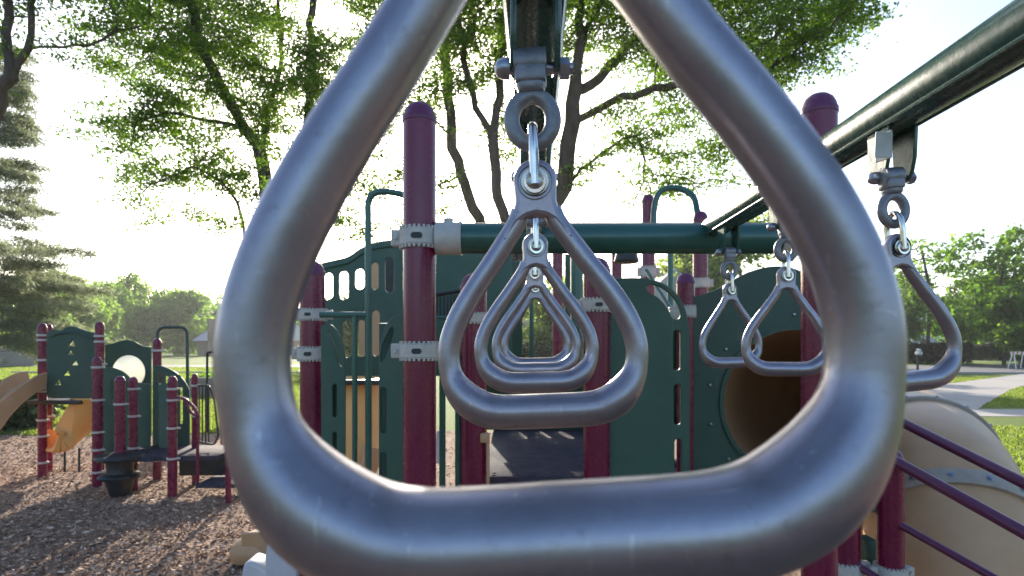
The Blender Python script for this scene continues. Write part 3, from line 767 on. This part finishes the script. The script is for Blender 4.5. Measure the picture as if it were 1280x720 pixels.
# pale sticker on the nearest right hanger
xr = beam_x(.7025-SL*1.112, RD[0])
bm = bmesh.new(); box(bm, (xr-.030, RD[0]-.012, zbolt+.182), (.004, .034, .05), Matrix.Rotation(.25, 3, 'Z'), .001)
box(bm, (xr-.040, RD[0]-.028, zbolt+.180), (.030, .003, .046), Matrix.Rotation(.05, 3, 'Y'), .001)
done('warning_tag', bm, M['sticker'], br, smooth=False)

# trapeze ring: aluminium handle, shackle, eye, bolt
RG = 'trapeze rings hanging from the ladder beams'
def make_ring():
    root = empty('trapeze_ring', (0, 0, 0), 'x', 'trapeze ring', RG)
    half = [(20, 33), (27, 50), (45, 77), (61, 100), (78, 123), (92, 144), (104.5, 166), (114, 190), (117.5, 214), (113, 240), (99, 262), (80, 276), (58, 282), (28, 283)]
    pts = [(-x, -z) for x, z in half]+[(0, -283)]+[(x, -z) for x, z in half[::-1]]
    cl = catmull([Vector((x*SC, 0, z*SC)) for x, z in pts], 5)
    bm = bmesh.new(); rad = []
    for p in cl:
        u = -p.z/SC; k_ = min(1, max(0, (u-225)/50)); k_ = k_*k_*(3-2*k_); rad.append((12+2*min(1, max(0, (u-35)/120))+8.0*k_+(3*k_ if 0 else 0))*SC)
    sweep(bm, cl, .0162, 24, radii=rad)
    out = [(-27, 4)]+[(27*math.cos(math.pi-math.pi*k/14), 4+26*math.sin(math.pi*k/14)) for k in range(1, 14)]+[(27, 4), (26, -12), (25.5, -22), (29, -36), (38, -52), (49, -72), (38, -74), (30, -62), (21, -49), (10, -42), (0, -40), (-10, -42), (-21, -49), (-30, -62), (-38, -74), (-49, -72), (-38, -52), (-29, -36), (-25.5, -22), (-26, -12)]
    me = flat_mesh([(x*SC, z*SC) for x, z in out], [], .0225, .0055)
    bm.from_mesh(me); bpy.data.meshes.remove(me)
    # recessed casting boss round the bolt
    lathe(bm, (0, -.0105, 0), [(.0125, 0), (.0175, 0), (.0185, .002), (.0185, .004)], 28, (0, -1, 0))
    h = done('handle', bm, M['ring'], root, sharp=38)
    bm = bmesh.new(); cyl(bm, (0, -.020, 0), (0, .020, 0), .0055, 14)
    lathe(bm, (0, -.0135, 0), [(0.0, 0), (.0145, 0), (.0150, .001), (.0145, .0028), (.0108, .003), (.0105, .0065), (.0075, .0085), (.0068, .0078), (0, .0078)], 30, (0, -1, 0))
    lathe(bm, (0, .0135, 0), [(0.0, 0), (.0135, 0), (.0135, .0028), (.0105, .003), (.0105, .009), (0, .009)], 24, (0, 1, 0))
    done('pin_bolt', bm, M['nut'], root, sharp=50)
    # D shackle in the y-z plane, straddling the casting and passing through the eye
    s = [(0, -.0185, -.004), (0, -.0190, .018), (0, -.0188, .040), (0, -.013, .056), (0, 0, .0635), (0, .013, .056), (0, .0188, .040), (0, .0190, .018), (0, .0185, -.004)]
    bm = bmesh.new(); sweep(bm, catmull(s, 5), .0052, 14)
    for sy in (-1, 1): lathe(bm, (0, sy*.0165, -.002), [(.006, 0), (.0115, 0), (.0122, .0015), (.0115, .004), (.006, .004)], 24, (0, sy, 0))
    done('shackle', bm, M['chrome'], root, sharp=50)
    # eye of the swivel: oval loop in the x-z plane with block above
    e = [Vector((.0225*math.cos(a), 0, .070+.026*math.sin(a))) for a in [2*math.pi*k/36 for k in range(36)]]
    bm = bmesh.new(); sweep(bm, e, .0088, 14, closed=True)
    box(bm, (0, 0, .1085), (.030, .026, .022), bev=.006)
    cyl(bm, (-.0175, 0, .131), (.0175, 0, .131), .0165, 24)
    box(bm, (0, .0, .118), (.034, .030, .022), bev=.004)
    done('swivel_eye', bm, M['cast'], root, sharp=45)
    return root
proto = make_ring()
labs = ['largest trapeze ring filling the foreground, its tube crossing the whole picture',
        'second nearest trapeze ring, framed inside the huge foreground ring',
        'middle trapeze ring of the centre row, third from the camera',
        'fourth trapeze ring of the centre row, just before the smallest',
        'smallest trapeze ring at the far end of the centre row',
        'right row trapeze ring seen outside the huge foreground ring, cut by its right edge',
        'right row trapeze ring overlapping its smaller neighbour inside the foreground ring',
        'smallest right row trapeze ring in front of the tunnel panel']
spots = [(.0045, .202, R(-3.4), 0), (beam_x(0, .658), .658, R(-2.4), R(-3)), (beam_x(0, 1.104), 1.104, R(-1), R(4)), (beam_x(0, 1.55), 1.55, R(-.8), R(-3)), (beam_x(0, 1.98), 1.98, R(-1), R(2)),
         (xr, RD[0], R(-4.5), R(6)), (beam_x(.7025-SL*1.112, RD[1]), RD[1], R(0), R(-6)), (beam_x(.7025-SL*1.112, RD[2]), RD[2], R(-1.2), R(8))]
for i, (x, y_, tilt, yaw) in enumerate(spots):
    o = proto if i == 0 else copy_tree(proto)
    o.location = (x, y_, zbolt+(.0104 if i == 0 else 0)); o.rotation_euler = (0, tilt, yaw); o['label'] = labs[i]

# panels
wav = smooth2([(398, 330), (415, 326), (435, 321), (452, 310), (470, 303), (500, 299), (540, 297), (590, 300), (640, 308)], 5, False)
wavy = wav+[(640, 470), (398, 470)]
sl = [slot(411, 341, 375, 11), slot(430, 339, 375, 12), slot(450, 336, 362, 12), slot(469, 328, 362, 9), slot(487, 322, 366, 11), slot(434, 400, 447, 12), slot(452, 400, 446, 12), slot(470, 388, 445, 10)]
panel('wavy_panel', wavy, sl, 3.75, .022, M['panel'], PS)
# raised rim along the wavy top
bm = bmesh.new(); sweep(bm, [P(x, y_+7, 3.735) for x, y_ in wav], .010, 8); done('panel_rim', bm, M['panel'], PS)
for c_ in ([(402, 560), (402, 408), (409, 404), (418, 409), (427, 424), (432, 450), (432, 560)],):
    panel('barrier_panel', [(402, 620)]+smooth2(c_[1:6], 5, False)+[(432, 620)], [slot(419, 480, 521, 5), slot(419, 540, 575, 5), smooth2([(411, 415), (416, 418), (424, 434), (428, 456), (424, 455), (420, 438)], 3)], 3.12, .022, M['panel'], PS)
panel('barrier_panel', [(474, 640)]+smooth2([(474, 452), (477, 425), (484, 405), (496, 394), (516, 392)], 5, False)+[(516, 640)],
      [slot(480, 484, 541, 7), slot(480, 565, 610, 7), smooth2([(491, 409), (486, 415), (479, 432), (476, 450), (481, 449), (487, 434), (492, 418)], 3)], 2.62, .022, M['panel'], PS)
panel('slot_backing', [(412, 470), (430, 470), (430, 600), (412, 600)], [], 3.17, .012, M['dpanel'], PS)  # dark plate added so the slots in front read as shaded recesses
panel('slot_backing', [(474, 404), (500, 404), (500, 620), (474, 620)], [], 2.68, .012, M['dpanel'], PS)  # same here: dark green sheet stands in for shade inside the slots
panel('slot_backing', [(478, 318), (497, 318), (497, 372), (478, 372)], [], 4.6, .02, M['black'], PS)
# climbing hoop and bars beside the tall left post
def tubes(name, L, r, mat, parent=PS, rad=.07, n=12):
    bm = bmesh.new()
    for pts in L: sweep(bm, fillet([P(*p) for p in pts], rad), r, n)
    return done(name, bm, mat, parent, sharp=60)
tubes('climbing_hoop', [[(461, 700, 3.0), (460, 239, 3.0), (500, 240, 3.0), (540, 262, 3.0), (542, 330, 3.0)]], .0165, M['green'], rad=.09)
tubes('hand_bar', [[(400, 393.5, 3.0), (463, 393.5, 3.0)]], .015, M['green'])
tubes('vertical_bar', [[(443.5, 393, 3.0), (443.5, 700, 3.0)]], .0135, M['green'])
tubes('vertical_bar', [[(553, 440, 2.9), (553, 700, 2.9)]], .0155, M['green'])
tubes('vertical_bar', [[(573, 440, 2.9), (573, 700, 2.9)]], .0165, M['green'])
tubes('hand_bar', [[(545, 397, 3.2), (575, 397, 3.2)]], .010, M['green'])
tubes('arch_rail', [[(817, 300, 5.2), (817, 262, 5.2), (823, 237, 5.2), (848, 234, 5.2), (868, 244, 5.1), (874, 280, 5.0)]], .026, M['green'], rad=.2)
tubes('support_tube', [[(838, 312, 4.6), (838, 470, 4.6)]], .022, M['green'])
tubes('support_tube', [[(721, 312, 4.3), (721, 470, 4.3)]], .045, M['green'])
tubes('support_tube', [[(664.5, 312, 4.3), (664.5, 470, 4.3)]], .016, M['green'])
# chime bars behind the tall left post
bm = bmesh.new()
for k in range(9):
    a = P(546+4.4*k, 372-.8*k, 3.4); b = P(546+4.4*k, 396, 3.4); cyl(bm, a, b, .0062, 10)
done('chime_bars', bm, M['black'], PS)
bm = bmesh.new(); a = P(543, 369, 3.42); b = P(584, 362, 3.42); sweep(bm, [a, b], .012, 8); done('chime_rail', bm, M['black'], PS)
panel('back_panel', [(600, 330), (653, 326), (653, 480), (600, 480)], [], 4.4, .02, M['dpanel'], PS)
panel('back_panel', [(706, 318), (728, 318), (728, 470), (706, 470)], [], 4.5, .02, M['panel'], PS)
# hanging dark bell under the crossbeam
bm = bmesh.new(); c = P(783, 320, 3.6); lathe(bm, c, [(0, .075), (.03, .07), (.052, .045), (.066, .0), (.074, -.03), (.068, -.04), (.04, -.045), (0, -.046)], 28)
done('bell', bm, M['black'], PS); 
tubes('bell_bracket', [[(783, 306, 3.6), (783, 316, 3.6)], [(764, 311, 3.6), (800, 311, 3.6)]], .012, M['chrome'])
# curved-top panel to the right of the middle
g1 = [(738, 640), (738, 360), (748, 352)]+smooth2([(770, 348), (795, 347.5), (815, 350), (833, 357), (848, 371), (857, 390), (861, 412)], 5, False)+[(862, 640)]
ban = smooth2([(808, 358), (815, 356), (830, 362), (844, 376), (850, 392), (847, 399), (840, 398), (834, 386), (822, 372), (811, 366)], 4)
panel('curved_barrier_panel', g1, [ban, slot(845.5, 413, 463, 9), slot(846, 480, 531, 9), slot(847, 548, 601, 9)], 2.98, .024, M['panel'], PS)
panel('slot_backing', [(828, 404), (864, 404), (864, 540), (828, 540)], [], 3.2, .02, M['panel'], PS)
# bright hex bolt in the banana opening and clamp of the deck post behind it
bm = bmesh.new(); box(bm, P(842, 394, 3.1), (.05, .05, .05), bev=.01); done('bracket', bm, M['beige'], PS)
tubes('brace_tube', [[(808, 338, 3.6), (842, 392, 3.2)]], .012, M['green'])
# tunnel entrance panel
cx_, cy_, rr_ = 995, 503, 93; dT = 3.10
g2 = [(864, 640)]+smooth2([(864, 372), (885, 366), (905, 357), (925, 345), (945, 337), (968, 333), (992, 336), (1015, 347), (1045, 360), (1080, 369), (1122, 372)], 5, False)+[(1122, 640)]
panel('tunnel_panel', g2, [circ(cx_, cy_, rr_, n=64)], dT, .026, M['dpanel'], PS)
for k in range(14):
    bm = bmesh.new(); a = 2*math.pi*k/14+.2; p = P(cx_+(rr_+17)*math.cos(a), cy_+(rr_+17)*math.sin(a), dT-.014); lathe(bm, p, [(.010, 0), (.010, .003), (.006, .008), (0, .009)], 12, (0, -1, 0))
    done('panel_bolt', bm, M['bolt'], PS)
# tunnel slide: rolled plastic tube leaving backwards then curling right and down
path = [P(cx_, cy_, dT-.02), P(1000, 505, 3.5), P(1022, 512, 4.1), P(1072, 525, 4.6), P(1120, 540, 4.65), P(1142, 556, 4.35), P(1154, 572, 3.95), P(1165, 594, 3.6), P(1176, 628, 3.32), P(1190, 690, 3.14), P(1200, 790, 3.08), P(1202, 920, 3.08)]
cp = catmull(path, 7); rt = rr_*dT/F
bm = bmesh.new(); n_ = len(cp)
sweep(bm, cp, rt, 48, cap=False)
tun = done('tunnel_slide', bm, M['tan'], PS)
sm = tun.modifiers.new('s', 'SOLIDIFY'); sm.thickness = .012; sm.offset = 1
bm = bmesh.new()
lathe(bm, P(cx_, cy_, dT-.020), [(rt-.012, -.004), (rt+.006, -.004), (rt+.008, .004), (rt-.012, .004), (rt-.012, -.004)], 64, (0, -1, 0))
done('entrance_lip', bm, M['dpanel'], tun)
def flange(i, wdt=.085, rr=.012):
    c = cp[i]; t = (cp[i+1]-cp[i-1]).normalized(); bm = bmesh.new()
    lathe(bm, c, [(rt+.010, -wdt/2), (rt+.030, -wdt/2), (rt+.034, -wdt/2+.008), (rt+.034, wdt/2-.008), (rt+.030, wdt/2), (rt+.010, wdt/2)], 64, t)
    o = done('flange', bm, M['flange'], tun); q = axis_rot(t)
    for k in range(16):
        a = 2*math.pi*k/16+.15; v = q @ Vector((math.cos(a), math.sin(a), 0)); p = c+v*(rt+.033); bm = bmesh.new()
        lathe(bm, p, [(.016, 0), (.016, .003), (.010, .004), (.009, .010), (0, .012)], 10, v)
        done('flange_bolt', bm, M['bolt'], tun)
flange(43); flange(59)
# purple hand rails at the lower right
tubes('hand_rail', [[(1120, 524, 2.75), (1320, 624, 2.15)]], .0215, M['rail'])
tubes('hand_rail', [[(1095, 563, 2.7), (1320, 688, 2.1)]], .0235, M['rail'])
tubes('hand_rail', [[(1108, 560, 2.72), (1107, 634, 2.7), (1118, 652, 2.68), (1265, 735, 2.3)]], .0165, M['rail'], rad=.05)
tubes('hand_rail', [[(1070, 706, 2.7), (1110, 732, 2.6)]], .0165, M['rail'])
bm = bmesh.new(); box(bm, P(1083, 690, 2.9), (.06, .1, .14), bev=.01); done('bracket', bm, M['dpanel'], PS)
# decks
zd = 1.32
def deck(name, x0, x1, y0, y1, z, mat='deck', th=.05):
    bm = bmesh.new(); box(bm, ((x0+x1)/2, (y0+y1)/2, z-th/2), (x1-x0, y1-y0, th), bev=.012)
    for k in range(int((x1-x0)/.1)):
        for j in range(2):
            box(bm, (x0+.05+k*.1, y0+.03+j*.05, z+.002), (.018, .018, .004))
    return done(name, bm, M[mat], PS, sharp=30)
X = lambda px, d: (px-640)*d/F
deck('deck', X(604, 3.0), X(862, 3.0), 3.03, 4.6, zd)
deck('deck', X(604, 3.0), X(862, 3.0), 4.62, 6.3, zd)
deck('deck', X(864, 3.1)-.0, X(864, 3.1)+.012, 3.2, 4.0, zd)
panel('shade_barrier', [(600, 537), (600, 452), (800, 452), (800, 537)], [slot(643, 512, 532, 8), slot(672, 514, 532, 5), slot(696, 512, 532, 9), slot(762, 512, 532, 9)], 4.61, .02, M['dpanel'], PS)  # added to keep the sun off the deck; slots let light stripes through
bm = bmesh.new()
for k in range(3): box(bm, (X(735, 3.02), 3.03-.22*k-.11, zd-.22*(k+1)+.0), (.62, .24, .05), bev=.01)
done('deck_step', bm, M['deck'], PS, sharp=30)
bm = bmesh.new(); box(bm, P(606, 547, 2.86), (.045, .05, .045), bev=.008); box(bm, P(610, 600, 2.86), (.016, .02, .4), bev=.004); done('bracket', bm, M['tan'], PS)
# tan and orange slide seen between the bars at the left
bm = bmesh.new()
sc_ = [P(449, 470, 6.2), P(448, 520, 6.1), P(444, 565, 5.9), P(438, 600, 5.7)]
sweep(bm, catmull(sc_, 6), .22, 24); done('small_slide', bm, M['orange'], PS)
bm = bmesh.new(); box(bm, P(444, 476, 6.0), (.62, .5, .05), bev=.01); done('deck', bm, M['black'], PS)
panel('side_strip', [(462, 326), (477, 326), (477, 445), (449, 445), (449, 398), (462, 398)], [], 5.2, .03, M['tan'], PS)
panel('white_fin', smooth2([(546, 540), (552, 543), (556, 555), (554, 572), (546, 578)], 4), [], 3.1, .02, M['white'], PS)
# tan slide exit and grey stepping panels at the lower left
ex = empty('slide_exit', tuple(G(330, 697)), 'tan plastic slide exit lying on the wood chips at the lower left', 'slide')
b0 = G(300, 697); bm = bmesh.new()
def trough(bm, pts, w, h, t=.03):
    """U-shaped slide bed swept along pts"""
    pr = [(-w/2, h), (-w/2+.02, h+.012), (-w/2+t, h), (-w/2+t+.02, .06), (-w/2+t+.08, .02), (0, 0), (w/2-t-.08, .02), (w/2-t-.02, .06), (w/2-t, h), (w/2-.02, h+.012), (w/2, h), (w/2-.01, 0), (w/2-.06, -t), (0, -t*1.4), (-w/2+.06, -t), (-w/2+.01, 0)]
    rings = []; pts = [Vector(p) for p in pts]
    for i, p in enumerate(pts):
        tt = (pts[min(i+1, len(pts)-1)]-pts[max(i-1, 0)]).normalized(); s = tt.cross(Vector((0, 0, 1))).normalized(); u = s.cross(tt)
        rings.append([bm.verts.new(p+s*a+u*b) for a, b in pr])
    n = len(pr)
    for A, B in zip(rings, rings[1:]):
        for k in range(n): bm.faces.new((A[k], A[(k+1) % n], B[(k+1) % n], B[k]))
    bm.faces.new(rings[0][::-1]); bm.faces.new(rings[-1])
tp = catmull([G(318, 700)+Vector((0, 0, .10)), G(345, 700)+Vector((.1, 0, .13)), Vector((G(395, 697).x, 5.6, .2)), Vector((G(440, 697).x, 5.6, .6)), Vector((G(455, 697).x, 5.7, 1.0))], 6)
trough(bm, tp, .46, .20); o_ = done('slide_bed', bm, M['tan'], ex); lipb = bmesh.new(); box(lipb, G(318, 700)+Vector((.02, .0, .12)), (.34, .50, .22), bev=.09); done('slide_lip', lipb, M['tan'], ex); bv = o_.modifiers.new('b', 'BEVEL'); bv.width = .028; bv.segments = 4; bv.angle_limit = R(40)
sp = empty('stepping_pods', tuple((P(345, 700, 3.3).x, 3.3, 0)), 'pale grey rounded stepping panels beside the lower left post', 'climber')
for (a, b, top, dd) in ((338, 378, 672, 3.2), (309, 345, 697, 3.35)):
    me_o = [(a, 905)]+smooth2([(a, top+14), (a+3, top+3), (a+10, top-1), (b-12, top+5), (b-2, top+18), (b, top+34)], 5, False)+[(b, 905)]
    panel('pod', me_o, [], dd, .16, M['greyp'], sp, bev=.02)

# ------------------------------------------------------------------ the small playground at the left
D2 = 8.3
TS = empty('small_play_structure', tuple(G(170, 606)), 'small distant green and maroon playground with roof panels, tan slide and ramp at the left', 'play structure')
def clampset(px, d, ys, wpx): return [(y_-2.2, y_+2.2) for y_ in ys]
def spost(px, w, top, base, clamps):
    d = CZ*F/(base-HY); return post(px, w, top, d, [(c-1.5, c+1.5) for c in clamps], parent=TS, teeth=False, lug=False, capm='maroon')
spost(53, 10, 404, 597, [419, 425, 450, 489, 502, 525, 545, 578])
spost(60.5, 9, 405, 590, [418, 455, 490, 520])
spost(124.5, 10, 402, 603, [420, 427, 455, 505, 560])
spost(121.5, 11, 446, 609, [459, 500, 540, 562, 590])
spost(150, 12, 470, 620, [505])
spost(166.5, 10, 471, 613, [486, 520, 560])
spost(196.5, 10, 423, 600, [438, 480, 575])
spost(215.5, 11, 470, 621, [486, 500, 535, 573])
spost(243.5, 7, 467, 606, [482, 520])
spost(285.5, 7, 490, 629, [])
rp = smooth2([(59, 416), (66, 412), (76, 413), (84, 409), (92, 408), (101, 411), (111, 414), (120, 416)], 5, False)+[(120, 494), (112, 498), (66, 498), (59, 494)]
tri = lambda x, y_, s=4.5: [(x-s, y_+s*.8), (x+s, y_+s*.8), (x+s*.3, y_-s)]
panel('roof_panel', rp, [tri(90, 429, 5), tri(88, 440, 4), tri(94, 453, 4.4), tri(84, 466, 4.2), tri(73, 478, 4)], 8.75, .03, M['dpanel'], TS)
bm = bmesh.new(); sweep(bm, [P(x, y_, 8.73) for x, y_ in [(62, 421), (72, 417), (84, 415), (96, 416), (108, 421), (118, 423)]], .022, 8); done('panel_rim', bm, M['dpanel'], TS)
bm = bmesh.new(); box(bm, P(88, 500, 9.1), (.76, .7, .06), bev=.01); done('deck', bm, M['black'], TS)
pp = smooth2([(132, 431), (140, 430), (148, 427), (157, 425), (166, 426), (174, 430), (181, 433), (189, 434)], 5, False)+[(189, 545), (132, 545)]
panel('bubble_panel', pp, [circ(161, 465, 21, 21)], 9.0, .03, M['dpanel'], TS)
bm = bmesh.new(); c = P(161, 465, 9.0); rr = 22*9/F
lathe(bm, c, [(rr, 0), (rr*.97, .05), (rr*.85, .12), (rr*.6, .18), (rr*.3, .21), (0, .22)], 32, (0, 1, 0)); done('bubble_window', bm, M['sand'], TS)
panel('arch_panel', [(130, 566)]+smooth2([(130, 460), (136, 459), (146, 461), (157, 467), (166, 477)], 5, False)+[(166, 566)], [slot(141, 474, 500, 3.2), slot(147, 520, 556, 3)], 8.5, .03, M['panel'], TS)
panel('arch_panel', [(192, 560)]+smooth2([(192, 457), (200, 457), (210, 460), (221, 466), (230, 475), (237, 487)], 5, False)+[(237, 560)], [slot(200, 466, 490, 4), slot(209, 470, 500, 4), slot(218, 476, 520, 4), slot(227, 484, 530, 4)], 8.6, .03, M['dpanel'], TS)
panel('low_panel', [(172, 478), (188, 480), (188, 560), (172, 560)], [], 8.3, .03, M['panel'], TS)
panel('low_panel', [(199, 481), (212, 478), (212, 560), (199, 560)], [], 8.0, .03, M['panel'], TS)
bm = bmesh.new(); box(bm, P(193, 566, 8.2), (.52, .9, .07), bev=.01); box(bm, P(252, 566, 8.2), (.78, .8, .07), bev=.01); done('deck', bm, M['deck'], TS)
bm = bmesh.new(); box(bm, P(260, 580, 8.05), (.75, .04, .30), bev=.01); done('riser', bm, M['black'], TS)
bm = bmesh.new(); box(bm, P(283, 601, 7.9), (.50, .6, .05), bev=.01); done('deck_step', bm, M['deck'], TS)
tb = lambda nm, L, r, mat, rad=.12: tubes(nm, L, r, mat, TS, rad, 10)
tb('hoop_rail', [[(197, 430, 8.9), (197, 409, 8.9), (234, 409, 8.9), (235, 560, 8.9)]], .022, M['dpanel'])
tb('guard_rail', [[(259, 540, 8.4), (259, 440, 8.4), (292, 441, 8.4)]], .016, M['black'], .03)
tb('guard_rail', [[(247, 482, 8.2), (262, 482, 8.2), (268, 500, 8.2), (273, 545, 8.2), (268, 556, 8.2), (246, 552, 8.2)]], .013, M['black'], .05)
for x in (249, 253, 257, 261): tb('guard_bar', [[(x, 482, 8.2), (x, 553, 8.2)]], .009, M['black'])
for x in (277, 281): tb('guard_bar', [[(x, 500, 8.2), (x, 556, 8.2)]], .009, M['black'])
tb('hand_rail', [[(216, 496, 7.75), (232, 498, 7.75), (247, 514, 7.75), (247, 605, 7.75)], [(232, 498, 7.76), (236, 514, 7.76), (246, 520, 7.76)]], .020, M['maroon'], .08)
for nm_, pts, w_, mt in (('curved_slide', [P(52, 482, 8.9), P(36, 486, 8.7), P(18, 500, 8.5), P(0, 523, 8.35), P(-22, 552, 8.2), P(-50, 585, 8.1), P(-70, 595, 8.1)], .46, 'tan'),):
    bm = bmesh.new(); trough(bm, catmull(pts, 6), w_, .20, .03); done(nm_, bm, M[mt], TS)
bm = bmesh.new()
path2 = [P(113, 498, 8.9), P(110, 522, 9.0), P(101, 543, 9.05), P(88, 557, 9.0), P(72, 562, 8.9), P(60, 561, 8.8)]
trough(bm, catmull(path2, 6), .40, .26, .03); done('spiral_slide', bm, M['orange'], TS)
for x in (81, 99): tb('slide_leg', [[(x, 560, 8.9), (x, 590, 8.9)]], .015, M['black'])
# dark stacked pod climber on a short maroon post
pg = G(150, 620); pc = empty('stacked_pod_climber', tuple(pg), 'black stacked bowl climber round a short maroon post before the small playground', 'climber')
bm = bmesh.new(); cyl(bm, pg, pg+Vector((0, 0, .2)), .05, 20); done('stem', bm, M['maroon'], pc)
bm = bmesh.new(); lathe(bm, pg, [(0, .0), (.10, .0), (.12, .02), (.14, .10), (.17, .22), (.24, .235), (.25, .26), (.23, .285), (.16, .30), (.15, .36), (.17, .46), (.27, .475), (.285, .50), (.27, .53), (.14, .54), (.10, .56), (0, .56)], 32)
done('bowl', bm, M['black'], pc)

# thin haze volume added to imitate the veiling glare of the sun
hb = bmesh.new(); bmesh.ops.create_cube(hb, size=1, matrix=Matrix.Translation((0, 40, 14)) @ Matrix.Diagonal((420, 260, 30, 1)))
hm = bpy.data.materials.new('haze'); hm.use_nodes = True; ht = hm.node_tree; ht.nodes.clear()
ho = ht.nodes.new('ShaderNodeOutputMaterial'); hv = ht.nodes.new('ShaderNodeVolumePrincipled')
hv.inputs['Color'].default_value = (.92, .95, 1, 1); hv.inputs['Density'].default_value = .0004; hv.inputs['Anisotropy'].default_value = .5
ht.links.new(hv.outputs[0], ho.inputs['Volume'])
tag(done('haze', hb, hm, smooth=False), 'thin pale haze added over the lawn to imitate sun glare', 'haze', kind='stuff')
